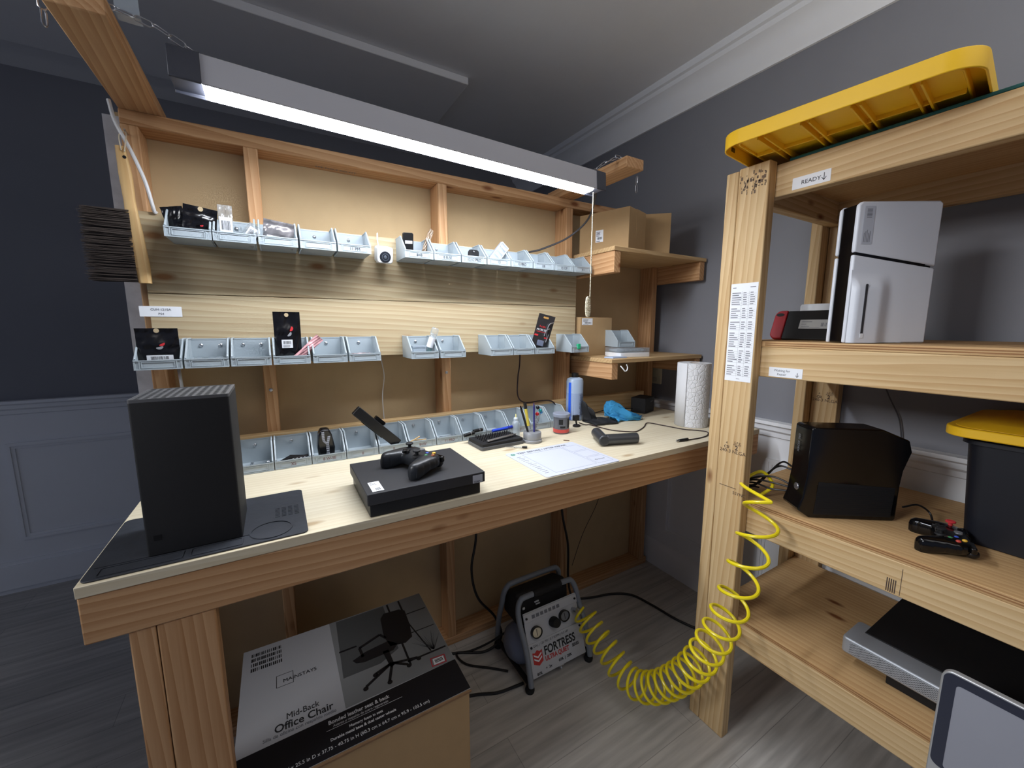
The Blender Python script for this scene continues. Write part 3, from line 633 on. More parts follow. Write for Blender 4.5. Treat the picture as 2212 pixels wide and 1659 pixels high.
# chains (each its own thing)
def link(b, c, d, s, L=0.017, W=0.0065, r=0.0014):
    c = Vector(c); d = Vector(d).normalized(); s = Vector(s); s = (s-d*s.dot(d)).normalized(); P = []
    for i in range(16):
        a = 2*math.pi*i/16; P.append(c+d*(L*0.55*math.copysign(1, math.cos(a))*(abs(math.cos(a))**0.8) + 0)+s*W*math.sin(a)) if False else P.append(c+d*L*math.cos(a)*(1.0)+s*W*max(-1, min(1, 1.35*math.sin(a))))
    b.tube(P, r, 6, closed=True)
def chain(label, pts, name='hanging_chain', r=0.0015, L=0.015):
    P = [Vector(p) for p in pts]; tot = sum((P[i+1]-P[i]).length for i in range(len(P)-1)); n = max(2, round(tot/(L*1.78))); b = MB()
    for k in range(n):
        s = (k+0.5)/n*tot; i = 0
        while i < len(P)-2 and s > (P[i+1]-P[i]).length: s -= (P[i+1]-P[i]).length; i += 1
        d = (P[i+1]-P[i]).normalized(); link(b, P[i]+d*s, d, (1, 0.2, 0.5) if k % 2 else (0.3, 0.9, 0.9), L, 0.006, r)
    return tag(b.build(name, mat('zinc_chain', (176, 178, 184), 0.35, metal=0.9)), label, 'chain')
chain('zinc chain running from the left end of the tube light over the left wooden arm', [(-0.095, 1.175, 0.581), (-0.16, 1.17, 0.612), (-0.222, 1.165, 0.624), (-0.30, 1.165, 0.624), (-0.325, 1.165, 0.60)])
chain('loose end of zinc chain hanging left of the left wooden arm', [(-0.328, 1.17, 0.645), (-0.330, 1.17, 0.56)], 'hanging_chain')
chain('zinc chain running from the right end of the tube light over the right wooden arm', [(1.03, 1.18, 0.552), (1.08, 1.175, 0.590), (1.145, 1.17, 0.624), (1.21, 1.17, 0.624)])
chain('short zinc chain end of two links hanging below the right wooden arm', [(1.248, 1.17, 0.575), (1.248, 1.17, 0.515)])
t = thing('chain_hook', 'clear plastic bracket joining the chain beside the left wooden arm', 'bracket', (-0.20, 1.18, 0.63))
b = MB(); b.box(-0.228, -0.190, 1.172, 1.176, 0.625, 0.66); b.box(-0.228, -0.190, 1.172, 1.20, 0.622, 0.626); b.build('bracket_plate', FROST, t)

# ================================================================== CABLES
def cable(label, pts, r, m=None, name='power_cable', cat='cable', k=8):
    b = MB(); b.tube(smoothpath(pts, k), r, 8); return tag(b.build(name, m or CABLE), label, cat)
cable('white power cable running down the left stud from the wooden arm to the top bins', [(-0.328, 1.51, 0.585), (-0.318, 1.50, 0.53), (-0.292, 1.49, 0.46), (-0.272, 1.495, 0.39), (-0.262, 1.505, 0.318), (-0.262, 1.541, 0.30), (-0.262, 1.58, 0.1), (-0.262, 1.58, -0.10), (-0.255, 1.55, -0.16), (-0.25, 1.55, -0.30), (-0.25, 1.56, -0.42)], 0.0045, WCABLE)
cable('thin white cable hanging in the stud bay below the middle bins', [(0.350, 1.60, 0.0), (0.351, 1.60, -0.114), (0.360, 1.602, -0.19), (0.350, 1.60, -0.27), (0.352, 1.60, -0.36), (0.354, 1.60, -0.40)], 0.0018, WCABLE)
cable('black power cable sagging from the right end of the tube light to the backing panel', [(1.058, 1.19, 0.515), (1.12, 1.26, 0.50), (1.17, 1.36, 0.445), (1.12, 1.43, 0.38), (1.03, 1.50, 0.335), (0.985, 1.54, 0.322), (0.97, 1.60, 0.29)], 0.0042, mat('grey_black_cable', (52, 50, 52), 0.5))
cable('dark red-black cable hanging below the carded tool pack onto the back ledger', [(0.953, 1.545, -0.09), (0.950, 1.545, -0.17), (0.938, 1.54, -0.23), (0.935, 1.535, -0.31), (0.96, 1.515, -0.341), (1.04, 1.50, -0.338), (1.09, 1.488, -0.343), (1.125, 1.482, -0.38), (1.145, 1.488, -0.42)], 0.0032, mat('maroon_cable', (44, 26, 26), 0.45))
cable('thick black cord hanging in the bay left of the air compressor', [(0.700, 1.515, -0.60), (0.703, 1.505, -0.90), (0.676, 1.50, -1.06), (0.70, 1.49, -1.20), (0.775, 1.47, -1.31), (0.78, 1.42, -1.38), (0.70, 1.42, -1.414), (0.60, 1.47, -1.414), (0.52, 1.50, -1.414)], 0.0055)
cable('thick black cord looping down right of the compressor and across the floor', [(1.168, 1.515, -0.60), (1.172, 1.50, -0.90), (1.215, 1.50, -1.10), (1.222, 1.50, -1.30), (1.25, 1.49, -1.40), (1.337, 1.455, -1.4145), (1.453, 1.421, -1.4145), (1.54, 1.36, -1.4145), (1.572, 1.247, -1.4145), (1.591, 1.122, -1.4145), (1.63, 1.02, -1.4145), (1.70, 0.95, -1.4145)], 0.0058)
cable('thin black wire hanging in the last bay under the bench', [(1.52, 1.60, -0.60), (1.52, 1.60, -0.86), (1.50, 1.60, -0.98), (1.40, 1.60, -1.14), (1.32, 1.59, -1.30)], 0.0015)
cable('black cord looping on the floor left of the compressor', [(0.80, 1.36, -1.30), (0.72, 1.42, -1.38), (0.645, 1.455, -1.4135), (0.585, 1.47, -1.4135), (0.60, 1.40, -1.4135), (0.68, 1.33, -1.4135), (0.735, 1.28, -1.4135)], 0.0045)
cable('black cord on the floor between the chair carton and the compressor', [(0.76, 1.20, -1.4135), (0.728, 1.203, -1.4135), (0.65, 1.215, -1.4135), (0.559, 1.255, -1.4135), (0.44, 1.28, -1.4135)], 0.0055)

# ================================================================== BENCH BRUSH
t = thing('bench_brush', 'wooden handled bench brush with dark bristles hanging at the left end of the frame', 'brush', (-0.30, 1.47, 0.12))
def spline_outline(pts): return pts
b = MB(); Pc = [(-0.313, 1.492, 0.468), (-0.309, 1.49, 0.40), (-0.307, 1.488, 0.33), (-0.303, 1.487, 0.25), (-0.298, 1.486, 0.17), (-0.295, 1.486, 0.118)]
wd = [0.010, 0.014, 0.012, 0.016, 0.017, 0.014]
PP = smoothpath(Pc, 6); n = 14; vs = []; fs = []
for i, p in enumerate(PP):
    q = i/(len(PP)-1)*(len(wd)-1); k = min(int(q), len(wd)-2); ww = wd[k]+(wd[k+1]-wd[k])*(q-k)
    for j in range(n):
        a = 2*math.pi*j/n; ca, sa = math.cos(a), math.sin(a); vs.append((p.x+ww*math.copysign(abs(ca)**0.7, ca), p.y+0.010*math.copysign(abs(sa)**0.7, sa), p.z))
m_ = len(PP)
for i in range(m_-1):
    for j in range(n): fs.append((i*n+j, i*n+(j+1) % n, (i+1)*n+(j+1) % n, (i+1)*n+j))
fs += [tuple(range(n)), tuple(range((m_-1)*n, m_*n))[::-1]]
b.add(vs, fs); b.build('handle', wood('brush_wood', (212, 180, 128), (188, 148, 94), 'z', knots=False), t, bevel=0.001)
b = MB(); rr = random.Random(2)
for i in range(900):
    z = rr.uniform(0.122, 0.306); y = 1.487+rr.uniform(-0.016, 0.016); x = -0.315; l = rr.uniform(0.078, 0.094); dz = rr.uniform(-0.0025, 0.0025)-0.02*(0.21-z)*0.3
    b.tube([(x+0.006, y, z), (x-l*0.5, y+rr.uniform(-0.002, 0.002), z+dz*0.4), (x-l, y+rr.uniform(-0.005, 0.005), z+dz)], [0.0011, 0.0010, 0.0006], 4, caps=False)
b.build('bristles', mat('dark_bristles', (58, 48, 42), 0.6), t)
b = MB(); b.tube(smoothpath([(-0.309, 1.479, 0.455), (-0.312, 1.49, 0.495), (-0.304, 1.515, 0.515), (-0.299, 1.49, 0.49), (-0.303, 1.478, 0.452)], 6), 0.0014, 6); b.build('hanging_cord', mat('cord', (206, 192, 166), 0.8), t)
b = MB(); b.cyl((-0.303, 1.535, 0.515), (-0.303, 1.505, 0.517), 0.002, n=8); b.build('nail', STEEL, t)
b = MB(); b.lathe([(0.0002, -0.0008), (0.004, -0.0008), (0.004, 0)], (-0.305, 1.4815, 0.440), 14, 'y'); b.build('cord_hole', BLK, t)

# ================================================================== BOXES ON THE WALL SHELVES
def carton(name, label, loc, rotz, L, D, H, stick=None, lid=True, lid_at=0.06, group=None):
    t = thing(name, label, 'box', loc, world=False); t.rotation_euler = (0, 0, R(rotz))
    b = MB(); b.box(0, L, 0, D, 0, H); b.build('carton_body', CARD, t, bevel=0.0015)
    if lid:
        b = MB(); b.box(-0.0012, L+0.0015, D*lid_at, D+0.001, -0.0 if False else 0.0005, H+0.0018); b.build('carton_lid', CARD, t, bevel=0.001)
    if stick:
        sx, sz, sw, sh = stick; plate(t, 'shipping_label', (sx, 0, sz), (1, 0, 0), (0, 0, 1), sw, sh, barcode(0.25, 0.9, 0.22, 0.42, 14, 5)+lines(0.1, 0.7, 0.5, 0.92, 4, 3)+[(0.1, 0.6, 0.06, 0.1)])
    return t
ang = math.degrees(math.atan2(-0.24, 0.08))
carton('cardboard_box', 'large cardboard box with a white shipping label on the upper wall shelf', (1.262, 1.520, 0.3365), ang, 0.245, 0.165, 0.172, (0.085, 0.042, 0.038, 0.052), True, 0.42)
carton('cardboard_box', 'narrow plain cardboard box right of the large box on the upper wall shelf', (1.500, 1.412, 0.3365), math.degrees(math.atan2(-0.08, 0.085)), 0.165, 0.034, 0.185, None, True, 0.6)
t = carton('cardboard_box', 'flat cardboard mailer with barcode label standing on the lower wall shelf', (1.262, 1.500, -0.1395), 0, 0.205, 0.045, 0.184, (0.010, 0.148, 0.066, 0.032), True, 0.4)

# lower shelf: clear organiser and small bin and cards
t = thing('organizer_case', 'clear lidded organizer case with grey tray on the lower wall shelf', 'case', (1.36, 1.33, -0.1395), world=False); t.rotation_euler = (0, 0, R(-8))
b = MB(); b.prism(rrect(0, 0.17, 0, 0.12, 0.004), 0, 0.020); b.build('case_tray', WHT, t, bevel=0.001)
b = MB(); b.prism(rrect(0, 0.17, 0, 0.12, 0.004), 0.021, 0.042); b.build('case_lid', CLEAR, t, bevel=0.001)
b = MB()
for i in range(8): b.cyl((0.012+i*0.02, 0.03, 0.030), (0.012+i*0.02, 0.09, 0.030), 0.007, n=10)
b.build('small_vials', FROST, t)
o = dup(proto[0]); 
for c in list(o.children_recursive):
    if c.name.startswith('handwriting') or c.name.startswith('green'): bpy.data.objects.remove(c)
o.location = (1.475, 1.50, -0.0965); o.rotation_euler = (0, 0, R(-10)); o['label'] = 'small grey bin standing on the clear organizer case on the lower wall shelf'; o['group'] = 'grey bins in the middle row'
if 'group' in o.keys(): del o['group']
b = MB(); b.box(0, 0.085, 0, 0.055, 0, 0.003); b.box(0.004, 0.088, 0.003, 0.058, 0.0032, 0.006); o = b.build('plastic_card', mat('pale_blue_cards', (176, 190, 214), 0.35)); o.location = (1.285, 1.30, -0.1395); tag(o, 'pale blue plastic cards lying at the front corner of the lower wall shelf', 'cards')

# ================================================================== BENCH ITEMS
# silicone mat
t = thing('silicone_mat', 'dark grey silicone work mat under the tall black tower', 'mat', (-0.143, 1.04, ZB))
SIL = mat('grey_silicone', (44, 47, 54), 0.55, var=0.35, vscale=30, bump=0.3, bscale=60)
b = MB(); b.prism(rrect(-0.318, 0.033, 0.912, 1.172, 0.012), ZB+0.0005, ZB+0.0035); b.build('mat_sheet', SIL, t, bevel=0.0008)
b = MB()
b.ring(circ(-0.035, 0.958, 0.040, 36), circ(-0.035, 0.958, 0.037, 36), ZB+0.003, ZB+0.0052)
b.ring(rrect(-0.17, -0.085, 0.918, 0.950, 0.004), rrect(-0.168, -0.087, 0.920, 0.948, 0.004), ZB+0.003, ZB+0.0046)
b.ring(rrect(-0.30, -0.18, 0.918, 0.950, 0.004), rrect(-0.298, -0.182, 0.920, 0.948, 0.004), ZB+0.003, ZB+0.0046)
b.box(-0.31, -0.075, 0.955, 0.957, ZB+0.003, ZB+0.0046)
for i in range(7):
    for j in range(4): b.box(-0.028+j*0.013, -0.019+j*0.013, 1.018+i*0.008, 1.022+i*0.008, ZB+0.003, ZB+0.0044)
b.build('moulded_ridges', SIL, t)
# tall console tower
t = thing('game_console', 'tall black console tower with round vent holes on top, standing on the grey mat', 'console', (-0.16, 1.03, ZB+0.0036))
x0, x1, y0, y1 = -0.236, -0.086, 0.953, 1.104; z0 = ZB+0.0042; z1 = z0+0.301
b = MB(); b.prism(rrect(x0, x1, y0, y1, 0.004, 3), z0, z1-0.006); b.build('console_body', BLKM, t, bevel=0.001)
# vent grille: plate with holes, as rim plus perforated grid
b = MB(); b.ring(rrect(x0, x1, y0, y1, 0.004, 3), rrect(x0+0.004, x1-0.004, y0+0.004, y1-0.004, 0.003, 3), z1-0.006, z1)
nh = 11; st = (x1-x0-0.008)/nh
for i in range(nh):
    for j in range(nh):
        cx, cy = x0+0.004+(i+0.5)*st, y0+0.004+(j+0.5)*st; h = st/2
        sq = [(cx+h*a, cy+h*c) for a, c in ((1, 0), (1, 1), (0, 1), (-1, 1), (-1, 0), (-1, -1), (0, -1), (1, -1))]
        b.ring(sq, [(cx+h*0.74*math.cos(q*math.pi/4), cy+h*0.74*math.sin(q*math.pi/4)) for q in range(8)], z1-0.003, z1-0.0005)
b.build('vent_grille', mat('grille_grey', (84, 84, 86), 0.4), t)
b = MB(); b.box(x0+0.012, x0+0.024, y0-0.0006, y0+0.001, z0+0.03, z0+0.04); b.build('eject_button', GLOSS, t)

# flat console
t = thing('game_console', 'flat black two-tier console lying on the bench with a controller on it', 'console', (0.30, 1.02, ZB))
b = MB(); b.prism(rrect(0.160, 0.440, 0.912, 1.143, 0.002, 2), ZB+0.001, ZB+0.031); b.build('lower_case', BLK, t, bevel=0.001)
b = MB(); b.prism(rrect(0.1535, 0.450, 0.903, 1.145, 0.002, 2), ZB+0.0325, ZB+0.060); b.build('upper_case', mat('charcoal_console', (42, 42, 46), 0.55, bump=0.2, bscale=900), t, bevel=0.0015)
b = MB(); b.box(0.158, 0.446, 0.908, 1.140, ZB+0.0305, ZB+0.0330); b.build('gap_strip', GLOSS, t)
plate(t, 'sticker', (0.168, 0.975, ZB+0.0602), (0, -1, 0), (1, 0, 0), 0.062, 0.026, [(0.1, 0.13, 0.1, 0.4), (0.2, 0.23, 0.1, 0.6), (0.3, 0.33, 0.1, 0.7)]+[(0.66, 0.90, 0.36+i*0.09, 0.36+i*0.09+0.05) for i in range(5)])
plate(t, 'sticker', (0.414, 0.9024, ZB+0.034), (1, 0, 0), (0, 0, 1), 0.028, 0.021, lines(0.1, 0.9, 0.1, 0.35, 2, 3), mat('grey_sticker', (170, 172, 180), 0.5))

def gamepad(label, loc, rz, bodym, thumb=None, rot=None, buttons=None, scale=1.0, style=0):
    """front of pad (bumpers) towards +y, grips towards -y; x to the right"""
    t = thing('game_controller', label, 'controller', loc, world=False); t.rotation_euler = rot if rot else (0, 0, R(rz)); t.scale = (scale,)*3
    b = MB()
    def seg_(u):  # outline half-width profile
        return u
    # body as metaball-like union: sample implicit surface on a height grid
    nx, ny = 72, 56; W, D = 0.160, 0.112
    def hgt(x, y):
        # body ellipse-ish slab + grips
        def cap(ax, ay, bx, by, r0, r1):
            dx, dy = bx-ax, by-ay; q = max(0, min(1, ((x-ax)*dx+(y-ay)*dy)/(dx*dx+dy*dy))); d = math.hypot(x-(ax+dx*q), y-(ay+dy*q)); r = r0+(r1-r0)*q
            return 1-(d/r)**2
        v = max(cap(-0.040, 0.016, 0.040, 0.016, 0.034, 0.034), cap(-0.046, 0.012, -0.064, -0.040, 0.031, 0.019), cap(0.046, 0.012, 0.064, -0.040, 0.031, 0.019))
        return v
    T = 0.021; V = {}; vs = []; fs = []
    for j in range(ny+1):
        for i in range(nx+1):
            x = -0.088+0.176*i/nx; y = -0.064+0.118*j/ny; h = hgt(x, y)
            V[i, j] = (x, y, h)
    idx = {}
    def vert(i, j, s):
        k = (i, j, s)
        if k not in idx:
            x, y, h = V[i, j]
            z = s*T*math.sqrt(max(0, h))**0.8*(1.0 if s > 0 else 0.85)
            if s > 0 and y < 0: z -= 0.10*(-y)
            elif y < 0: z -= 0.28*(-y)
            idx[k] = len(vs); vs.append((x, y, z+0.024))
        return idx[k]
    inside = lambda i, j: V[i, j][2] > 0.0
    cells = [(i, j) for i in range(nx) for j in range(ny) if all(inside(i+a, j+c) for a in (0, 1) for c in (0, 1))]
    cs = set(cells)
    for i, j in cells:
        fs.append((vert(i, j, 1), vert(i+1, j, 1), vert(i+1, j+1, 1), vert(i, j+1, 1)))
        fs.append((vert(i, j, -1), vert(i, j+1, -1), vert(i+1, j+1, -1), vert(i+1, j, -1)))
        for (di, dj, a, c) in ((-1, 0, (0, 0), (0, 1)), (1, 0, (1, 1), (1, 0)), (0, -1, (1, 0), (0, 0)), (0, 1, (0, 1), (1, 1))):
            if (i+di, j+dj) not in cs:
                fs.append((vert(i+a[0], j+a[1], 1), vert(i+c[0], j+c[1], 1), vert(i+c[0], j+c[1], -1), vert(i+a[0], j+a[1], -1)))
    b.add(vs, fs); o = b.build('controller_body', bodym, t, smooth=75)
    sm = o.modifiers.new('smooth', 'SMOOTH'); sm.factor = 0.5; sm.iterations = 4
    for s in (-1, 1):
        b = MB(); b.prism(rrect(s*0.046-0.022, s*0.046+0.022, 0.040, 0.052, 0.005), 0.020, 0.036); b.build('bumper', GLOSS, t, bevel=0.003)
        b = MB(); b.sphere((s*0.046, 0.046, 0.014), (0.013, 0.014, 0.012)); b.build('trigger', BLK, t)
    for (x, y), m in zip(((-0.046, 0.020), (0.024, -0.006)), (thumb or (BLKM, BLKM))):
        b = MB(); b.lathe([(0.0125, 0.040), (0.010, 0.0435)], (x, y, 0), 24); b.lathe([(0.0045, 0.040), (0.0045, 0.052), (0.0100, 0.053), (0.0105, 0.056), (0.008, 0.0575), (0.001, 0.0565)], (x, y, 0), 24); b.build('thumbstick', m, t)
    b = MB(); b.box(-0.034, -0.012, -0.0095, -0.0025, 0.040, 0.0475); b.box(-0.0265, -0.0195, -0.017, 0.005, 0.040, 0.0475); b.build('direction_pad', BLK, t, bevel=0.001)
    for (dx, dy), c in zip(((0, -0.0125), (0.0125, 0), (-0.0125, 0), (0, 0.0125)), buttons):
        b = MB(); b.sphere((0.046+dx, 0.020+dy, 0.0435), (0.0052, 0.0052, 0.0035), 16, 8); b.build('face_button', c, t)
    b = MB(); b.lathe([(0.009, 0.040), (0.008, 0.0465), (0.001, 0.0468)], (0, 0.028, 0), 24); b.build('guide_button', mat('guide_silver', (150, 152, 156), 0.3, metal=0.6), t)
    return t
BG, BR, BB, BY = mat('btn_green', (60, 130, 80), 0.3), mat('btn_red', (190, 70, 58), 0.3), mat('btn_blue', (58, 86, 190), 0.3), mat('btn_yellow', (224, 178, 60), 0.3)
CTL = mat('controller_black', (34, 36, 40), 0.35, bump=0.05, bscale=700)
gamepad('matte black wireless controller lying on top of the flat console', (0.296, 1.020, ZB+0.0605), 0, CTL, rot=(R(0), R(0), R(-72)), buttons=(BG, mat('btn_dark_orange', (150, 84, 50), 0.3), BB, BY))

# bit set
t = thing('screwdriver_bit_set', 'open grey and black screwdriver bit set box with a chrome driver across it', 'bit set', (0.69, 1.25, ZB), world=False); t.rotation_euler = (0, 0, R(2))
b = MB(); b.prism(rrect(-0.090, 0.088, -0.020, 0.095, 0.006), 0.0005, 0.013); b.build('case_base', mat('case_grey', (84, 86, 90), 0.4), t, bevel=0.001)
b = MB(); b.prism(rrect(-0.088, 0.086, -0.018, 0.093, 0.005), 0.0135, 0.024); b.build('bit_tray', BLKM, t, bevel=0.001)
b = MB(); rr = random.Random(9)
for i in range(14):
    for j in range(5):
        x = -0.066+i*0.0105+rr.uniform(-0.001, 0.001); y = 0.014+j*0.015
        b.cyl((x, y, 0.022), (x+rr.uniform(-0.001, 0.001), y, 0.032+rr.uniform(0, 0.003)), 0.0026, 0.002, 6)
b.build('driver_bits', mat('dark_steel', (96, 94, 96), 0.3, metal=0.9), t)['kind'] = 'stuff'
b = MB(); b.tube([(-0.062, -0.006, 0.030), (0.055, 0.010, 0.033)], [0.0045, 0.0042], 12); b.tube([(0.055, 0.010, 0.033), (0.074, 0.0125, 0.0335)], [0.003, 0.0015], 8); b.build('chrome_driver', STEEL, t)
for i, (p0, p1, lb) in enumerate((((0.585, 1.345, ZB+0.032), (0.628, 1.352, ZB+0.036), 'short black pen with a silver ring, the left one behind the bit set'), ((0.628, 1.356, ZB+0.040), (0.668, 1.362, ZB+0.041), 'short black pen with a silver ring, the right one behind the bit set'))):
    t = thing('marker_pen', lb, 'pen', p0)
    b = MB(); b.tube([p0, p1], 0.0068, 12); b.build('pen_body', BLK, t)
    b = MB(); d = Vector(p1)-Vector(p0); b.tube([Vector(p0)+d*0.62, Vector(p0)+d*0.68], 0.0072, 12); b.build('silver_ring', STEEL, t)
t = thing('blue_pen', 'translucent blue pen lying over the rear of the bit set', 'pen', (0.74, 1.335, ZB+0.03))
b = MB(); b.tube([(0.700, 1.338, ZB+0.036), (0.765, 1.336, ZB+0.040)], 0.0062, 12); b.build('pen_body', mat('blue_pen', (40, 70, 190), 0.2), t)
b = MB(); b.tube([(0.765, 1.336, ZB+0.040), (0.788, 1.336, ZB+0.042)], [0.0072, 0.0062], 12); b.build('pen_cap', mat('blue_cap', (24, 44, 150), 0.3), t)
# small precision screwdriver
t = thing('precision_screwdriver', 'tiny clear and dark precision screwdriver lying before the bit set', 'screwdriver', (0.72, 1.205, ZB))
b = MB(); b.tube([(0.718, 1.206, ZB+0.005), (0.742, 1.188, ZB+0.005)], 0.0042, 12); b.build('grip', CLEAR, t)
b = MB(); b.tube([(0.742, 1.188, ZB+0.005), (0.757, 1.177, ZB+0.005)], [0.0035, 0.0046], 12); b.build('tip_cap', BLK, t)
b = MB(); b.tube([(0.692, 1.225, ZB+0.0035), (0.718, 1.206, ZB+0.005)], [0.0012, 0.0022], 8); b.build('shaft', STEEL, t)
b = MB(); b.tube([(0.933, 1.192, ZB+0.0016), (0.949, 1.176, ZB+0.0016)], 0.0016, 6); tag(b.build('loose_pin', mat('brown_pin', (106, 76, 54), 0.5)), 'tiny brown pin lying on the bench behind the white test mat', 'pin')

# tool holder puck
t = thing('tool_holder', 'round silver tool holder puck standing beside the bit set', 'holder', (0.822, 1.243, ZB))
SILV = mat('silver_puck', (150, 152, 156), 0.4, metal=0.3)
b = MB(); b.lathe([(0.036, 0.0005), (0.0375, 0.002), (0.0375, 0.010), (0.036, 0.012)], (0.822, 1.243, ZB), 40); b.build('base_ring', SILV, t)
b = MB(); b.lathe([(0.034, 0.0125), (0.0345, 0.014), (0.0345, 0.036), (0.033, 0.039), (0.001, 0.039)], (0.822, 1.243, ZB), 40); b.build('holder_body', SILV, t)
zt = ZB+0.039
def stick_tool(label, base, tip, parts, cat='tool', name='precision_tool', group=None):
    t = thing(name, label, cat, base, group=group); B, T = Vector(base), Vector(tip)
    for nm, a, c, r0, r1, m in parts:
        b = MB(); b.tube([B+(T-B)*a, B+(T-B)*c], [r0, r1], 12); b.build(nm, m, t)
    return t
GB = 'tools standing in the round holder'
stick_tool('black pen-like tool leaning left in the round holder', (0.808, 1.250, ZB+0.034), (0.780, 1.262, ZB+0.140), [('handle', 0, 0.88, 0.004, 0.0045, BLKM), ('cap', 0.88, 1, 0.0045, 0.002, GLOSS)], group=GB)
stick_tool('yellow screwdriver with black cap in the round holder', (0.812, 1.246, ZB+0.034), (0.796, 1.256, ZB+0.150), [('shaft', 0, 0.25, 0.002, 0.002, STEEL), ('grip', 0.25, 0.82, 0.0058, 0.0058, mat('yellow_grip', (206, 186, 70), 0.4)), ('cap', 0.82, 1, 0.0062, 0.0066, BLK)], cat='screwdriver', name='precision_screwdriver', group=GB)
stick_tool('dark blue thin screwdriver standing straight in the round holder', (0.826, 1.236, ZB+0.034), (0.824, 1.236, ZB+0.152), [('grip', 0, 0.86, 0.0035, 0.0035, mat('navy_grip', (36, 36, 110), 0.3)), ('cap', 0.86, 1, 0.0030, 0.0010, mat('navy_grip2', (50, 44, 120), 0.3))], cat='screwdriver', name='precision_screwdriver', group=GB)
for (dx, dy, hx, hz, c, lb) in ((0.010, 0.0, 0.022, 0.105, (190, 38, 44), 'red ball-head twisted probe in the round holder'), (0.014, 0.006, 0.040, 0.116, (40, 150, 160), 'teal ball-head twisted probe in the round holder'), (0.018, 0.01, 0.046, 0.108, (60, 130, 190), 'blue ball-head twisted probe just below the teal one'), (0.008, 0.008, 0.030, 0.128, (20, 20, 24), 'black ball-head probe in the round holder')):
    B = Vector((0.822+dx, 1.243+dy, zt-0.004)); T = Vector((0.822+hx, 1.243+dy, ZB+hz)); t = thing('ball_probe', lb, 'probe', tuple(B), group='ball-head probes in the round holder')
    b = MB(); b.tube([B, T], 0.0012, 8); P = []
    d = (T-B).normalized(); u = d.orthogonal().normalized(); v = d.cross(u)
    for i in range(49):
        q = i/48; P.append(B+(T-B)*(0.15+0.5*q)+(u*math.cos(q*30)+v*math.sin(q*30))*0.0034)
    b.tube(P, 0.0010, 6); b.build('twisted_shaft', STEEL, t)
    b = MB(); b.sphere(tuple(T), 0.0072); b.build('ball_head', mat('ball_%d_%d' % (c[0], c[2]), c, 0.15, metal=0.4), t)
# dropper bottle
t = thing('dropper_bottle', 'small clear needle dropper bottle standing in front of the bench bins', 'bottle', (0.800, 1.335, ZB))
c = (0.806, 1.338, ZB)
b = MB(); b.lathe([(0.014, 0.001), (0.0158, 0.003), (0.0158, 0.052), (0.013, 0.060), (0.008, 0.064)], c, 28); b.build('bottle_body', FROST, t)
b = MB(); b.lathe([(0.009, 0.064), (0.009, 0.074), (0.006, 0.078)], c, 24); b.build('collar', mat('dropper_collar', (196, 206, 214), 0.35), t)
b = MB(); b.lathe([(0.003, 0.078), (0.0022, 0.090), (0.0008, 0.092)], c, 16); b.build('nozzle', mat('pale_yellow_nozzle', (222, 212, 140), 0.4), t)
b = MB(); b.cyl((c[0], c[1], c[2]+0.09), (c[0], c[1], c[2]+0.118), 0.0006, n=6); b.build('needle', STEEL, t)
# pot
t = thing('swab_pot', 'round clear pot with black print and red band near the bench bins', 'pot', (0.998, 1.292, ZB)); c = (0.998, 1.292, ZB)
b = MB(); b.lathe([(0.030, 0.001), (0.0325, 0.003), (0.0325, 0.072)], c, 40); b.build('pot_body', mat('smoky_pot', (128, 130, 140), 0.2, trans=0.3), t)
b = MB(); b.ring(circ(c[0], c[1], 0.0335, 40), circ(c[0], c[1], 0.0325, 40), ZB+0.006, ZB+0.020); b.build('red_band', mat('red_band', (204, 74, 70), 0.35), t)
b = MB(); b.lathe([(0.0355, 0.070), (0.0358, 0.074), (0.0358, 0.082), (0.033, 0.084), (0.001, 0.083)], c, 40); b.build('pot_lid', mat('smoky_lid', (160, 168, 186), 0.25, trans=0.2), t)
b = MB()
for a0, a1, z0_, z1_ in ((215, 245, 0.040, 0.062), (282, 302, 0.026, 0.064), (225, 262, 0.026, 0.034)):
    out = [(c[0]+0.0333*math.cos(R(a0+(a1-a0)*i/8)), c[1]+0.0333*math.sin(R(a0+(a1-a0)*i/8))) for i in range(9)]; inn = [(c[0]+0.0322*math.cos(R(a0+(a1-a0)*i/8)), c[1]+0.0322*math.sin(R(a0+(a1-a0)*i/8))) for i in range(9)][::-1]
    b.prism(out+inn, ZB+z0_, ZB+z1_)
b.build('black_print', INK, t)
# solvent bottle
t = thing('solvent_bottle', 'tall frosted bottle of clear liquid with a blue stripe on its label', 'bottle', (1.200, 1.455, ZB)); c = (1.200, 1.455, ZB)
b = MB(); b.lathe([(0.036, 0.001), (0.0395, 0.004), (0.0395, 0.183), (0.036, 0.194), (0.024, 0.200), (0.016, 0.202)], c, 48); b.build('bottle_body', mat('frosted_bottle', (176, 194, 218), 0.3, trans=0.25), t)
b = MB(); b.lathe([(0.0165, 0.202), (0.0165, 0.220), (0.015, 0.222), (0.001, 0.222)], c, 28); b.build('cap', BLK, t)
def arc_strip(c, r, a0, a1, z0_, z1_, n=10, th=0.0008):
    out = [(c[0]+(r+th)*math.cos(R(a0+(a1-a0)*i/n)), c[1]+(r+th)*math.sin(R(a0+(a1-a0)*i/n))) for i in range(n+1)]; inn = [(c[0]+r*math.cos(R(a0+(a1-a0)*i/n)), c[1]+r*math.sin(R(a0+(a1-a0)*i/n))) for i in range(n+1)][::-1]
    return out+inn, c[2]+z0_, c[2]+z1_
b = MB(); p, a_, z_ = arc_strip(c, 0.0390, 150, 305, 0.02, 0.130); b.prism(p, a_, z_); b.build('label', mat('grey_blue_label', (150, 166, 196), 0.4), t)
b = MB(); p, a_, z_ = arc_strip(c, 0.0396, 186, 206, 0.004, 0.180); b.prism(p, a_, z_); b.build('blue_stripe', mat('blue_stripe', (44, 96, 220), 0.35), t)
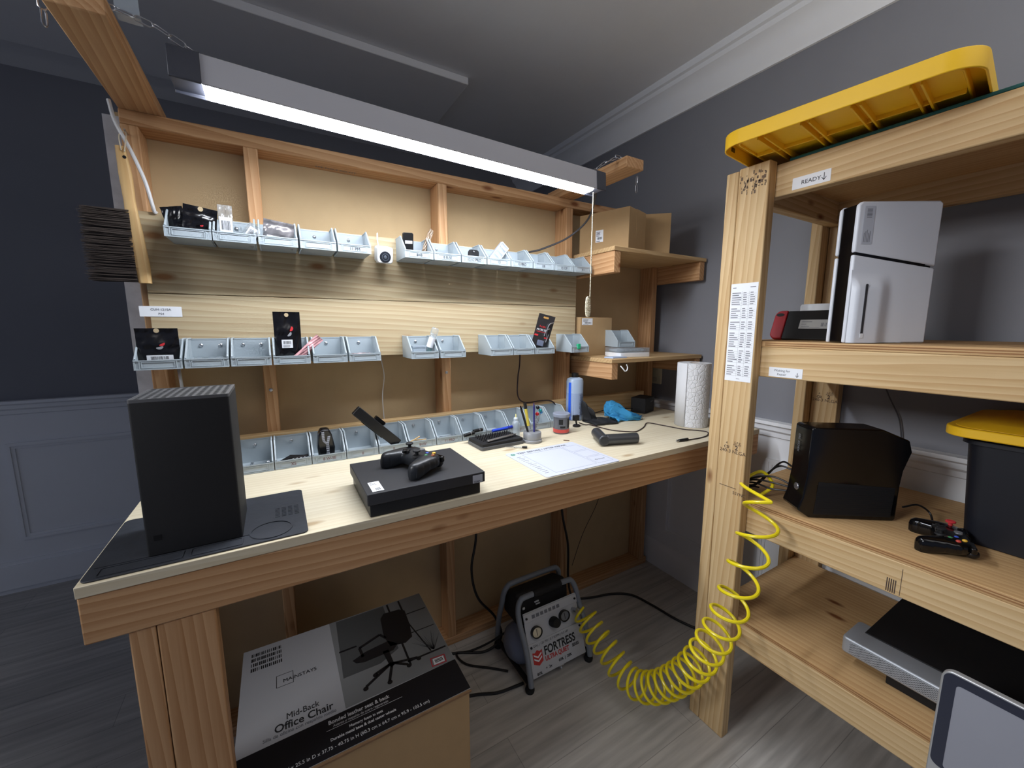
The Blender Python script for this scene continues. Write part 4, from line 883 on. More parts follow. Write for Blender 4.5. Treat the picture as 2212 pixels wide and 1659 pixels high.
b = MB(); rr = random.Random(3)
for i in range(16):
    p, a_, z_ = arc_strip(c, 0.0398, 264+rr.uniform(0, 10), 302, 0.028+i*0.0062, 0.0300+i*0.0062, 6); b.prism(p, a_, z_)
b.build('small_print', mat('label_print', (84, 92, 112), 0.6), t)
# black blob clip stand
t = thing('cable_clip_stand', 'small black clip on a disc foot beside the clear pot', 'clip', (1.118, 1.338, ZB)); c = (1.118, 1.338, ZB)
b = MB(); b.lathe([(0.017, 0.0005), (0.017, 0.006), (0.012, 0.010), (0.005, 0.011)], c, 24); b.build('foot', BLK, t)
b = MB(); b.tube([(c[0], c[1], ZB+0.01), (c[0]-0.004, c[1], ZB+0.03)], 0.004, 10); b.box(c[0]-0.018, c[0]+0.010, c[1]-0.008, c[1]+0.008, ZB+0.028, ZB+0.052); b.build('clip_head', BLK, t, bevel=0.002)
# black pouch
t = thing('zip_pouch', 'open black fabric pouch lying beside the tall frosted bottle', 'pouch', (1.25, 1.35, ZB))
FAB = mat('black_fabric', (20, 21, 26), 0.75, bump=0.4, bscale=500)
b = MB()
def lower(u, v): return (1.195+u*0.12+0.01*v, 1.300+v*0.11-0.02*u, ZB+0.002+0.016*math.sin(math.pi*u)**0.5*math.sin(math.pi*v)**0.5+0.003*math.sin(14*u+5*v))
b.grid(20, 16, lower); b.build('pouch_base', FAB, t, smooth=60, solid=0.002)
b = MB()
def flap(u, v): return (1.200+u*0.045*(1-0.4*v)+0.004*math.sin(6*v), 1.395-0.05*u+0.006*math.sin(9*u+3*v), ZB+0.004+v*(0.10-0.055*u)+0.003*math.sin(11*v+4*u))
b.grid(14, 16, flap); b.build('raised_flap', FAB, t, smooth=60, solid=0.003)
b = MB(); b.box(1.240, 1.256, 1.336, 1.342, ZB+0.019, ZB+0.022); b.build('zip_pull', STEEL, t)
b = MB(); b.tube(smoothpath([(1.21, 1.302, ZB+0.006), (1.255, 1.290, ZB+0.006), (1.312, 1.282, ZB+0.006), (1.322, 1.33, ZB+0.01)], 5), 0.0028, 6); b.build('zip_edge', BLK, t)
# blue cloth
t = thing('microfiber_cloth', 'crumpled bright blue cloth between the black pouch and the small black box', 'cloth', (1.38, 1.34, ZB))
BLUE = mat('blue_microfiber', (58, 148, 200), 0.85, bump=0.6, bscale=900)
b = MB()
spine = smoothpath([(1.352, 1.34, 0.030), (1.335, 1.36, 0.062), (1.335, 1.37, 0.084), (1.362, 1.36, 0.080), (1.385, 1.335, 0.055), (1.410, 1.320, 0.034), (1.445, 1.315, 0.022), (1.480, 1.318, 0.012)], 8)
nS = len(spine); vs = []; fs = []; K = 30
for i, p in enumerate(spine):
    q = i/(nS-1); wv = 0.014+0.022*math.sin(math.pi*q)**0.7+0.010*q
    for j in range(K+1):
        a = (j/K-0.5)*math.pi*1.5; fold = 0.006*math.sin(j*1.35+q*7)+0.004*math.sin(j*2.6-q*11)
        x = p.x+0.35*wv*math.sin(a)*0.6+fold; y = p.y+(wv+fold)*math.sin(a); z = ZB+max(0.0015, p.z*(0.55+0.45*math.cos(a))+fold*0.8)
        vs.append((x, y, z))
for i in range(nS-1):
    for j in range(K): fs.append((i*(K+1)+j, i*(K+1)+j+1, (i+1)*(K+1)+j+1, (i+1)*(K+1)+j))
b.add(vs, fs); b.build('draped_fold', BLUE, t, smooth=80, solid=0.0022)
b = MB()
b.grid(26, 18, lambda u, v: (1.318+u*0.135+0.008*math.sin(7*v), 1.288+v*0.06+0.012*math.sin(5*u), ZB+0.003+0.020*abs(math.sin(6.5*u+2.2*v))*math.sin(math.pi*v)**0.5*(1-0.4*u)+0.004*math.sin(12*v+7*u)**2)); b.build('spread_end', BLUE, t, smooth=80, solid=0.002)
# black speaker box
t = thing('speaker_box', 'small black box speaker at the back right corner of the bench', 'speaker', (1.62, 1.41, ZB), world=False); t.rotation_euler = (0, 0, R(18))
b = MB(); b.prism(rrect(-0.055, 0.055, -0.035, 0.045, 0.006), 0.001, 0.078); b.build('speaker_body', BLKM, t, bevel=0.003)
text('Logitech', 0.010, GINK, (0.0, -0.0355, 0.055), (1, 0, 0), (0, 0, 1), t, 'logo')
cable('thin black wire lying behind the blue cloth to the small black box', [(1.25, 1.41, ZB+0.06), (1.30, 1.43, ZB+0.025), (1.40, 1.46, ZB+0.022), (1.50, 1.45, ZB+0.022), (1.57, 1.42, ZB+0.02)], 0.0022)
# usb cable
t = thing('usb_cable', 'thin brown-black charging cable snaking over the bench to the paper roll', 'cable', (1.28, 1.0, ZB))
b = MB(); b.tube(smoothpath([(1.140, 1.350, ZB+0.012), (1.165, 1.335, ZB+0.003), (1.184, 1.322, ZB+0.003), (1.190, 1.26, ZB+0.0028), (1.203, 1.200, ZB+0.0028), (1.24, 1.155, ZB+0.0028), (1.277, 1.139, ZB+0.0028), (1.36, 1.175, ZB+0.0028), (1.430, 1.215, ZB+0.004), (1.455, 1.150, ZB+0.0028), (1.475, 1.060, ZB+0.0028), (1.50, 1.03, ZB+0.0028), (1.520, 0.985, ZB+0.003), (1.47, 0.950, ZB+0.0028), (1.400, 0.942, ZB+0.0028), (1.340, 0.948, ZB+0.004)], 8), 0.0022, 8); b.build('cord', mat('brown_cord', (48, 30, 30), 0.5), t)
b = MB(); b.tube([(1.345, 0.947, ZB+0.006), (1.300, 0.953, ZB+0.006)], 0.0058, 10); b.build('plug_grip', BLK, t, bevel=0.001)
b = MB(); b.tube([(1.300, 0.953, ZB+0.006), (1.288, 0.9545, ZB+0.006)], 0.004, 8); b.build('plug_tip', STEEL, t)
# paper towel
t = thing('paper_towel_roll', 'upright roll of white quilted paper towels at the front right of the bench', 'paper towel', (1.583, 1.105, ZB)); c = (1.583, 1.105, ZB)
def towel_mat():
    m, nt, bb = new_mat('quilted_paper'); N = nt.nodes; L = nt.links
    bb.inputs['Base Color'].default_value = srgb((226, 227, 230)); bb.inputs['Roughness'].default_value = 0.9
    tc = N.new('ShaderNodeTexCoord'); vo = N.new('ShaderNodeTexVoronoi'); vo.feature = 'DISTANCE_TO_EDGE'; vo.inputs['Scale'].default_value = 55
    L.new(tc.outputs['Object'], vo.inputs['Vector']); rp = N.new('ShaderNodeValToRGB'); rp.color_ramp.elements[1].position = 0.12; L.new(vo.outputs['Distance'], rp.inputs['Fac'])
    bp = N.new('ShaderNodeBump'); bp.inputs['Strength'].default_value = 0.7; bp.inputs['Distance'].default_value = 0.002; L.new(rp.outputs['Color'], bp.inputs['Height']); L.new(bp.outputs['Normal'], bb.inputs['Normal'])
    return m
QP = towel_mat(); TR = 0.068
b = MB(); b.ring(circ(c[0], c[1], TR, 64), circ(c[0], c[1], 0.021, 64), ZB+0.001, ZB+0.279); b.build('roll', QP, t)
b = MB(); b.ring(circ(c[0], c[1], 0.021, 32), circ(c[0], c[1], 0.0195, 32), ZB+0.0005, ZB+0.278); b.build('core_tube', CARD, t)
b = MB(); n = 14; a0, a1 = 130, 193
vs = []; 
for i in range(n+1):
    a = R(a0+(a1-a0)*i/n); rr_ = TR+0.0012+0.0022*(i/n)**4; vs += [(c[0]+rr_*math.cos(a), c[1]+rr_*math.sin(a), ZB+0.001), (c[0]+rr_*math.cos(a), c[1]+rr_*math.sin(a), ZB+0.2795)]
b.add(vs, [(2*i, 2*i+2, 2*i+3, 2*i+1) for i in range(n)]); b.build('loose_sheet', mat('plain_towel', (222, 223, 226), 0.9), t, solid=0.0012)
# folding tool
t = thing('electric_screwdriver', 'dark grey cylindrical folding electric screwdriver lying on the bench', 'screwdriver', (1.08, 1.07, ZB))
GM = mat('gunmetal', (78, 80, 84), 0.35, metal=0.6)
b = MB(); b.tube([(1.030, 1.062, ZB+0.022), (1.148, 1.022, ZB+0.022)], 0.0195, 28); b.build('handle', GM, t, bevel=0.002)
b = MB(); b.tube([(1.012, 1.052, ZB+0.0215), (1.068, 1.158, ZB+0.0225)], 0.0200, 28); b.build('motor_barrel', GM, t, bevel=0.003)
b = MB(); b.tube([(1.068, 1.158, ZB+0.0225), (1.074, 1.170, ZB+0.0225), (1.078, 1.178, ZB+0.0225)], [0.018, 0.010, 0.005], 20); b.build('chuck', GM, t)
b = MB(); b.tube([(1.0115, 1.0510, ZB+0.0215), (1.0105, 1.0493, ZB+0.0215)], 0.0125, 24); b.build('end_button', mat('gunmetal_dark', (58, 60, 64), 0.3, metal=0.5), t)
# test mat
t = thing('test_mat', 'white printed repair mat reading TEST BEFORE / AFTER REPAIR lying at the front edge', 'mat', (0.80, 1.03, ZB))
LB = mat('mat_white', (204, 208, 222), 0.4)
b = MB(); b.prism(rrect(0.652, 0.946, 0.907, 1.157, 0.010), ZB+0.0004, ZB+0.0022); t = b.build('mat_sheet', LB, t)
zm = ZB+0.0022
def frame(x0, x1, y0, y1, w_=0.0011):
    b.ring(rrect(x0, x1, y0, y1, 0.004, 3), rrect(x0+w_, x1-w_, y0+w_, y1-w_, 0.003, 3), zm, zm+0.0003)
b = MB(); frame(0.698, 0.862, 0.925, 1.118); frame(0.868, 0.934, 1.060, 1.118); frame(0.868, 0.934, 0.994, 1.052); frame(0.868, 0.934, 0.925, 0.986)
b.build('printed_frame', mat('frame_grey', (160, 164, 176), 0.5), t)
text('TEST BEFORE / AFTER REPAIR', 0.0165, mat('grey_ink2', (84, 88, 96), 0.6), (0.690, 1.130, zm), (1, 0, 0), (0, 1, 0), t, 'lettering', bold=0.0003, lift=0.0002, sx=0.98)
b = MB(); b.prism(circ(0.672, 1.134, 0.0085, 28), zm, zm+0.0003); b.build('round_logo', mat('green_logo', (56, 140, 112), 0.5), t)
text('C', 0.013, LB, (0.672, 1.1295, zm+0.0003), (1, 0, 0), (0, 1, 0), t, 'logo_letter', align='CENTER', lift=0.0003)
text('iDoctor', 0.013, mat('grey_ink2', (84, 88, 96), 0.6), (0.901, 0.951, zm), (1, 0, 0), (0, 1, 0), t, 'lettering', align='CENTER', lift=0.0002)
b = MB(); rr = random.Random(8)
for i in range(13):
    yy = 1.10-i*0.0135; b.box(0.668, 0.668+rr.uniform(0.012, 0.024), yy, yy+0.0022, zm, zm+0.0002)
b.build('printed_list', GINK, t)

# ================================================================== UNDER THE BENCH: chair carton
t = thing('chair_carton', 'large office chair carton with black and white printed lid under the bench', 'box', (0.12, 1.1, FZ))
X0, X1, Y0, Y1, ZT = -0.150, 0.392, 0.892, 1.350, -0.98
b = MB(); b.box(X0, X1, Y0, Y1, FZ, ZT-0.002); b.build('carton_body', CARD, t, bevel=0.006)
GW = mat('print_light_grey', (176, 177, 182), 0.5); PK = mat('print_black', (20, 20, 26), 0.45)
b = MB(); b.box(X0+0.0005, X1+0.002, 0.893, Y1, ZT-0.0015, ZT); t = b.build('printed_lid', GW, t)
Zp = ZT+0.0002
def pr(pts, m, name, z=0.0, h=0.0003):
    b = MB(); b.prism(pts, Zp+z, Zp+z+h); return b.build(name, m, t, smooth=0)
pr([(X0, 0.893), (X1+0.002, 0.893), (X1+0.002, 1.004), (X0, 0.992)], PK, 'black_band')
pr([(0.090, 1.002), (X1+0.001, 1.004), (X1+0.001, Y1-0.001), (0.088, Y1-0.001)], mat('photo_grey', (128, 130, 132), 0.5), 'photo_background')
DG = mat('photo_dark', (78, 80, 82), 0.5)
pr([(0.098, 1.10), (0.20, 1.10), (0.26, 1.13), (0.262, 1.345), (0.108, 1.345)], DG, 'photo_wall', 0.0003)
b = MB()
for (x, y0_, y1_) in ((0.272, 1.05, 1.345), (0.312, 1.20, 1.345)): b.box(x, x+0.006, y0_, y1_, Zp+0.0004, Zp+0.0007)
b.box(0.262, 0.388, 1.262, 1.266, Zp+0.0004, Zp+0.0007); b.box(0.270, 0.388, 1.062, 1.068, Zp+0.0004, Zp+0.0007); b.box(0.262, 0.388, 1.17, 1.173, Zp+0.0004, Zp+0.0007)
b.prism([(0.30, 1.30), (0.304, 1.30), (0.345, 1.07), (0.341, 1.07)], Zp+0.0004, Zp+0.0007); b.prism([(0.10, 1.20), (0.15, 1.20), (0.15, 1.207), (0.10, 1.207)], Zp+0.0004, Zp+0.0007)
b.build('photo_window_lines', PK, t, smooth=0)
b = MB(); hz = (Zp+0.0008, Zp+0.0012)
b.prism([(0.240, 1.285), (0.255, 1.305), (0.305, 1.300), (0.322, 1.285), (0.318, 1.21), (0.310, 1.155), (0.285, 1.140), (0.240, 1.150), (0.232, 1.20)], *hz)
b.prism([(0.130, 1.150), (0.170, 1.166), (0.240, 1.175), (0.262, 1.150), (0.245, 1.130), (0.16, 1.128), (0.138, 1.136)], *hz)
b.prism([(0.214, 1.14), (0.232, 1.14), (0.234, 1.075), (0.222, 1.07)], *hz)
for (p, q, w_) in (((0.228, 1.085), (0.148, 1.040), 0.004), ((0.228, 1.080), (0.208, 1.026), 0.004), ((0.230, 1.082), (0.300, 1.066), 0.004), ((0.228, 1.085), (0.180, 1.070), 0.004), ((0.230, 1.084), (0.268, 1.056), 0.004), ((0.156, 1.190), (0.222, 1.215), 0.0045), ((0.156, 1.190), (0.160, 1.150), 0.004), ((0.222, 1.215), (0.236, 1.190), 0.004)):
    d = Vector((q[0]-p[0], q[1]-p[1])).normalized(); nn = (-d.y*w_, d.x*w_); b.prism([(p[0]-nn[0], p[1]-nn[1]), (q[0]-nn[0], q[1]-nn[1]), (q[0]+nn[0], q[1]+nn[1]), (p[0]+nn[0], p[1]+nn[1])], *hz)
for cc in ((0.146, 1.034), (0.208, 1.022), (0.302, 1.060), (0.178, 1.066), (0.270, 1.050)): b.prism(circ(cc[0], cc[1], 0.007, 12), *hz)
b.build('printed_chair', PK, t, smooth=0)
b = MB(); rr = random.Random(5)
for i in range(26):
    a = R(95+rr.uniform(-38, 38)); l = rr.uniform(0.04, 0.085); b.prism([(0.352, 1.07), (0.3535, 1.07), (0.353+l*math.cos(a), 1.07+l*math.sin(a))], Zp+0.0008, Zp+0.0011)
b.build('printed_grass', DG, t, smooth=0)
b = MB(); b.ring([(0.326, 1.010), (0.370, 1.008), (0.374, 1.038), (0.330, 1.042)], [(0.329, 1.013), (0.367, 1.011), (0.371, 1.035), (0.333, 1.039)], Zp+0.0008, Zp+0.0012); b.build('red_tag', mat('tag_red', (190, 50, 60), 0.5), t, smooth=0)
pr([(0.334, 1.014), (0.366, 1.013), (0.368, 1.034), (0.336, 1.036)], PAPER, 'tag_paper', 0.0008)
b = MB()
for i in range(7): b.box(0.340+i*0.0035, 0.342+i*0.0035, 1.018, 1.031, Zp+0.0012, Zp+0.0015)
b.build('tag_barcode', INK, t, smooth=0)
WP = mat('print_white', (214, 214, 216), 0.5)
zz = Zp
def ct(s, size, m, x, y, sx=1.0, bold=0.0, al='LEFT', z=0.0003): return text(s, size, m, (x, y, zz+z), (1, 0, 0), (0, 1, 0), t, 'lettering', align=al, bold=bold, lift=0.0002, sx=sx)
b = MB(); b.ring([(-0.065, 1.160), (-0.023, 1.160), (-0.023, 1.204), (-0.065, 1.204)], [(-0.0638, 1.1612), (-0.0242, 1.1612), (-0.0242, 1.2028), (-0.0638, 1.2028)], Zp, Zp+0.0003); b.build('logo_frame', INK, t, smooth=0)
ct('MAINSTAYS', 0.017, INK, -0.049, 1.172, 0.95)
ct('Mid-Back', 0.026, INK, -0.044, 1.046, 0.78); ct('Office Chair', 0.031, INK, -0.070, 1.019, 0.86, 0.0004); ct('Silla de oficina con respaldo medio', 0.0135, GINK, -0.094, 1.006, 0.86)
ct('Bonded leather seat & back', 0.0155, WP, 0.046, 0.976, 0.86, 0.0003); ct('Asiento y respaldo de cuero regenerado', 0.0095, WP, 0.056, 0.965, 0.86)
ct('Memory foam in seat', 0.0105, WP, 0.090, 0.944, 0.90, 0.0002); ct('Durable metal base & dual caster wheels', 0.0105, WP, 0.046, 0.930, 0.90, 0.0002)
ct('23.75 in W x 25.5 in D x 37.75 - 40.75 in H (60.3 cm x 64.7 cm x 95.9 - 103.5 cm)', 0.0125, WP, -0.092, 0.909, 0.90)
b = MB(); b.box(0.040, 0.225, 0.9605, 0.9613, Zp+0.0003, Zp+0.0006); b.build('rule_line', WP, t, smooth=0)
b = MB(); rr = random.Random(6)
for r_ in range(4):
    for i in range(16): x = -0.128+i*0.005; b.box(x, x+rr.uniform(0.001, 0.004), 1.255+r_*0.020, 1.268+r_*0.020, Zp, Zp+0.0003)
b.build('barcode_block', INK, t, smooth=0)
t = t.parent
b = MB(); b.box(X0, X1+0.003, 0.8885, 0.8925, ZT-0.010, ZT-0.004); b.build('lid_seam', mat('torn_card', (132, 100, 70), 0.9, var=0.3, vscale=60), t, bevel=0.001)

# ================================================================== AIR COMPRESSOR
t = thing('air_compressor', 'small portable air compressor with grey tube frame under the bench', 'compressor', (0.89, 1.27, FZ))
TUB = mat('frame_grey_paint', (128, 134, 142), 0.4); PNL = mat('panel_light', (186, 188, 192), 0.5)
def hoop(y, lean, nm):
    zb = FZ+0.028; zt_ = FZ+0.325; P = [(0.765, y, zb), (0.765, y+lean*0.3, zb+0.12), (0.765, y+lean*0.75, zt_-0.09), (0.768, y+lean*0.92, zt_-0.04), (0.785, y+lean, zt_-0.008), (0.82, y+lean, zt_), (1.01, y+lean, zt_), (1.045, y+lean, zt_-0.008), (1.062, y+lean*0.92, zt_-0.04), (1.065, y+lean*0.75, zt_-0.09), (1.065, y+lean*0.3, zb+0.12), (1.065, y, zb)]
    b = MB(); b.tube(smoothpath(P, 6), 0.0115, 12); b.build(nm, TUB, t)
hoop(1.150, 0.115, 'front_hoop'); hoop(1.43, -0.06, 'rear_hoop')
b = MB(); b.tube([(0.845, 1.265, FZ+0.325), (0.985, 1.265, FZ+0.325)], 0.0165, 16); b.build('handle_grip', BLKM, t)
for x in (0.765, 1.065):
    b = MB(); b.tube([(x, 1.150, FZ+0.032), (x, 1.43, FZ+0.032)], 0.0105, 10); b.build('base_tube', BLKM, t)
    for y in (1.16, 1.42):
        b = MB(); b.lathe([(0.017, 0.0), (0.019, 0.01), (0.016, 0.022)], (x, y, FZ+0.001), 16); b.build('rubber_foot', BLKM, t)
b = MB(); b.lathe([(0.01, -0.172), (0.045, -0.164), (0.072, -0.140), (0.080, -0.115), (0.080, 0.115), (0.072, 0.140), (0.045, 0.164), (0.01, 0.172)], (0.905, 1.288, FZ+0.110), 36, 'x'); b.build('air_tank', mat('tank_blue_grey', (112, 122, 146), 0.35), t)
b = MB(); b.prism([(1.275, FZ+0.18), (1.41, FZ+0.18), (1.41, FZ+0.25), (1.39, FZ+0.29), (1.31, FZ+0.315), (1.285, FZ+0.285)], 0.785, 1.045, 'x'); b.build('motor_shroud', BLKM, t, bevel=0.015, seg=4)
b = MB()
for k in range(2): b.box(0.865+k*0.006, 0.886+k*0.006, 1.279, 1.284, FZ+0.268-k*0.012, FZ+0.272-k*0.012)
b.box(0.802, 0.812, 1.273, 1.277, FZ+0.262, FZ+0.270); b.build('shroud_slots', WHT, t)
# front panel, leaning back a little
Mp = Matrix.Translation((0.915, 1.158, FZ+0.045)) @ Matrix.Rotation(R(-20), 4, 'X') @ Matrix.Diagonal((1.14, 1, 1, 1))
def P3(x, z, y=0.0): return tuple(Mp @ Vector((x, y, z)))
b = MB(); b.M = Mp; b.box(-0.118, 0.118, 0, 0.004, 0, 0.242); FP = b.build('front_panel', PNL, t, bevel=0.002)
b = MB(); b.M = Mp; b.box(-0.118, 0.118, -0.003, 0.001, 0.205, 0.238); b.box(-0.118, 0.118, -0.003, 0.001, 0.104, 0.126); b.build('raised_strip', PNL, FP, bevel=0.001)
b = MB(); b.M = Mp
for x, z in ((-0.108, 0.222), (0.108, 0.222), (-0.108, 0.113), (0.108, 0.113)): b.lathe([(0.004, 0), (0.004, -0.004), (0.001, -0.0045)], (x, -0.003, z), 12, 'y')
b.build('panel_bolts', INK, FP)
for (x, z, r_) in ((-0.078, 0.162, 0.022), (0.048, 0.176, 0.022)):
    b = MB(); b.M = Mp; b.ring(circ(x, z, r_, 30), circ(x, z, r_*0.84, 30), -0.014, 0, 'y'); gb = b.build('gauge_bezel', BLK, t)
    b = MB(); b.M = Mp; b.prism(circ(x, z, r_*0.84, 30), -0.010, 0, 'y'); b.build('gauge_face', mat('gauge_dial%d' % (x > 0), (216, 206, 178) if x < 0 else (120, 122, 126), 0.4), gb)
    b = MB(); b.M = Mp; b.box(x-0.0008, x+0.0008, -0.0112, -0.0100, z-0.012, z+0.012); b.build('needle', INK, gb)
b = MB(); b.M = Mp; b.lathe([(0.020, 0), (0.020, -0.010), (0.017, -0.030), (0.001, -0.031)], (0.0, 0, 0.170), 14, 'y'); b.build('regulator_knob', BLKM, t)
b = MB(); b.M = Mp; b.lathe([(0.010, 0), (0.010, -0.016), (0.007, -0.030)], (0.094, 0, 0.182), 16, 'y'); b.build('quick_coupler', STEEL, t)
text('1 GAL | 135 PSI | 0.7 SCFM | 0.5 HP', 0.0125, INK, P3(-0.108, 0.110, -0.003), (1, 0, 0), P3(0, 1) if False else tuple((Mp.to_3x3() @ Vector((0, 0, 1)))), FP, sx=1.0)
UP = tuple(Mp.to_3x3() @ Vector((0, 0, 1)))
text('FORTRESS', 0.044, INK, P3(-0.058, 0.066, 0), (1, 0, 0), UP, FP, 'brand_lettering', bold=0.0012, sx=0.80)
text('ULTRA QUIET', 0.024, mat('brand_red', (186, 48, 44), 0.5), P3(-0.058, 0.043, 0), (1, 0, 0), UP, FP, 'brand_lettering', bold=0.0008, sx=0.80)
text('SERIES', 0.016, INK, P3(0.062, 0.046, 0), (1, 0, 0), UP, FP, 'brand_lettering', bold=0.0004, sx=0.8)
text('80%', 0.014, INK, P3(-0.10, 0.006, 0), (1, 0, 0), UP, FP, bold=0.0004); text('+  2x', 0.014, INK, P3(-0.062, 0.014, 0), (1, 0, 0), UP, FP, bold=0.0004); text('60%  |  28%', 0.014, INK, P3(-0.005, 0.018, 0), (1, 0, 0), UP, FP, bold=0.0004)
b = MB(); b.M = Mp; b.prism([(-0.106, 0.050), (-0.085, 0.038), (-0.066, 0.050), (-0.066, 0.092), (-0.076, 0.088), (-0.086, 0.096), (-0.096, 0.088), (-0.106, 0.092)], -0.0006, 0.0, 'y'); b.build('shield_logo', MATS['brand_red'], FP)
b = MB(); b.M = Mp; b.prism([(-0.102, 0.064), (-0.086, 0.052), (-0.070, 0.064), (-0.070, 0.070), (-0.086, 0.058), (-0.102, 0.070)], -0.0012, -0.0006, 'y'); b.prism([(-0.102, 0.078), (-0.086, 0.066), (-0.070, 0.078), (-0.070, 0.084), (-0.086, 0.072), (-0.102, 0.084)], -0.0012, -0.0006, 'y'); b.build('logo_chevrons', PAPER, FP)
b = MB(); b.M = Mp
for i in range(7): b.box(-0.085+i*0.018, -0.072+i*0.018, -0.0036, -0.003, 0.214, 0.227)
b.build('warning_icons', GINK, FP)
b = MB(); b.tube([(0.925, 1.205, FZ+0.05), (0.925, 1.175, FZ+0.040), (0.925, 1.168, FZ+0.022)], 0.006, 8); b.tube([(0.912, 1.170, FZ+0.034), (0.938, 1.170, FZ+0.034)], 0.005, 8); b.build('drain_valve', STEEL, t)
b = MB(); b.ring(rrect(0.775, 0.797, FZ+0.165, FZ+0.20, 0.002), rrect(0.778, 0.794, FZ+0.169, FZ+0.196, 0.002), 1.25, 1.262, 'y'); b.build('switch_bracket', STEEL, t)

# ================================================================== COILED AIR HOSE
path = smoothpath([(1.038, 1.185, -1.195), (1.043, 1.15, -1.215), (1.046, 1.10, -1.245), (1.05, 1.03, -1.27), (1.055, 0.965, -1.305), (1.065, 0.90, -1.315), (1.08, 0.83, -1.275), (1.10, 0.765, -1.20), (1.115, 0.705, -1.10), (1.125, 0.665, -1.0), (1.14, 0.635, -0.90), (1.155, 0.612, -0.79), (1.175, 0.598, -0.68), (1.19, 0.588, -0.59), (1.215, 0.59, -0.505)], 40)
L_ = [0]
for i in range(1, len(path)): L_.append(L_[-1]+(path[i]-path[i-1]).length)
tot = L_[-1]
def dens(q):  # turns per metre along the hose
    return 23 if q < 0.20 else (23+5*min(1, (q-0.20)/0.10) if q < 0.42 else max(10.5, 28-50*(q-0.42)))
pts = []; up = Vector((0, 0, 1)); ph = 0; i = 0; Nst = 2600; prev = None
for k in range(Nst+1):
    s = tot*k/Nst
    while i < len(L_)-2 and L_[i+1] < s: i += 1
    f_ = (s-L_[i])/max(1e-9, L_[i+1]-L_[i]); p = path[i].lerp(path[i+1], f_)
    j0, j1 = max(0, i-30), min(len(path)-1, i+30); tdir = (path[j1]-path[j0]).normalized()
    up = (up-tdir*up.dot(tdir)).normalized(); sd = tdir.cross(up)
    ph += 2*math.pi*dens(k/Nst)*tot/Nst
    r_ = 0.048*min(1, 0.62+k/Nst*20); pts.append(p+(up*math.cos(ph)+sd*math.sin(ph))*r_)
t = thing('coiled_air_hose', 'coiled yellow air hose sagging from the compressor up to the storage rack', 'hose', (1.05, 0.95, FZ))
b = MB(); b.tube(pts, 0.0052, 8); b.build('hose_coil', mat('yellow_hose', (232, 212, 30), 0.3), t)
b = MB(); b.tube([(1.030, 1.205, -1.193), (1.040, 1.180, -1.20)], 0.008, 12); b.build('hose_fitting', STEEL, t)
b = MB(); A0 = pts[-1]; b.tube(smoothpath([A0, (1.225, 0.66, -0.49), (1.30, 0.70, -0.50), (1.345, 0.67, -0.47), (1.36, 0.64, -0.51), (1.33, 0.66, -0.545)], 8), 0.0052, 8); b.build('hose_tail', MATS['yellow_hose'], t)

# ================================================================== STORAGE RACK
t = thing('storage_rack', 'tall lumber storage rack with plywood shelves along the right wall', 'rack', (1.5, 0.4, FZ))
RT = 0.468
def post(x0_, inner):
    b = MB()
    if inner: b.box(1.240, 1.329, 0.7585, 0.7965, FZ, RT-0.004); b.box(1.240, 1.278, 0.669, 0.7575, FZ, RT)
    else: b.box(1.795, 1.884, 0.7585, 0.7965, FZ, RT-0.004); b.box(1.846, 1.884, 0.669, 0.7575, FZ, RT)
    return b.build('post', W_Z(), t, bevel=0.003)
post(0, True); post(0, False)
LV = [(0.371, 0.460, None), (-0.151, -0.061, 0.018), (-0.660, -0.571, 0.018), (-1.076, -0.986, 0.018)]
for z0_, z1_, ply in LV:
    board('long_rail', 1.2785, 1.3165, -1.35, 0.7570, z0_, z1_, W_Y(), t)
    board('long_rail', 1.8075, 1.8455, -1.35, 0.7570, z0_, z1_, W_Y(), t)
    board('end_rail', 1.3175, 1.8065, 0.7185, 0.7565, z0_, z1_, W_X(), t)
    if ply: 
        b = MB(); b.box(1.2785, 1.8455, -1.35, 0.7570, z1_+0.0005, z1_+0.018); b.build('plywood_shelf', PLY, t, bevel=0.001)
        b = MB()
        for q in (0.3, 0.62): b.box(1.2778, 1.2786, -1.35, 0.66, z1_+0.018*q, z1_+0.018*q+0.0028)
        b.build('ply_layers', mat('ply_dark_layer', (150, 108, 68), 0.8, var=0.3, vscale=20), t)
b = MB(); b.box(1.3165, 1.8075, -1.35, 0.718, 0.449, 0.460); b.build('plywood_shelf', PLY, t)
def post2():
    b = MB(); b.box(1.240, 1.278, -1.35, -1.2625, FZ, RT); b.build('post', W_Z(), t, bevel=0.003); b = MB(); b.box(1.846, 1.884, -1.35, -1.2625, FZ, RT); b.build('post', W_Z(), t, bevel=0.003)
post2()
# lumber stamps
ST = mat('lumber_stamp_ink', (74, 58, 50), 0.8)
def stamp(x, y, z, s=1.0):
    ct_ = lambda s_, sz, yy, zz_, b_=0.0: text(s_, sz*s, ST, (x, y-yy*s, z+zz_*s), (0, -1, 0), (0, 0, 1), t, 'grade_stamp', align='CENTER', bold=b_, lift=0.0004)
    ct_('240-3 NLGA', 0.016, 0.0, 0.0); ct_('2', 0.020, 0.012, 0.013, 0.0004); ct_('S-P-F', 0.010, 0.014, 0.033); ct_('KD-HT', 0.008, 0.014, 0.027); ct_('CSI', 0.012, -0.020, 0.014, 0.0003); ct_('A', 0.010, -0.020, 0.028)
stamp(1.2400, 0.711, -0.402); stamp(1.846, 0.711, -0.292*1.0)
text('SSYNC', 0.014, ST, (1.2400, 0.700, -0.535), (0, -1, 0), (0, 0, 1), t, 'grade_stamp', lift=0.0004)
b = MB(); b.box(1.2394, 1.2399, 0.690, 0.745, -0.516, -0.5145); b.build('pencil_line', ST, t)
b = MB(); rr = random.Random(12)
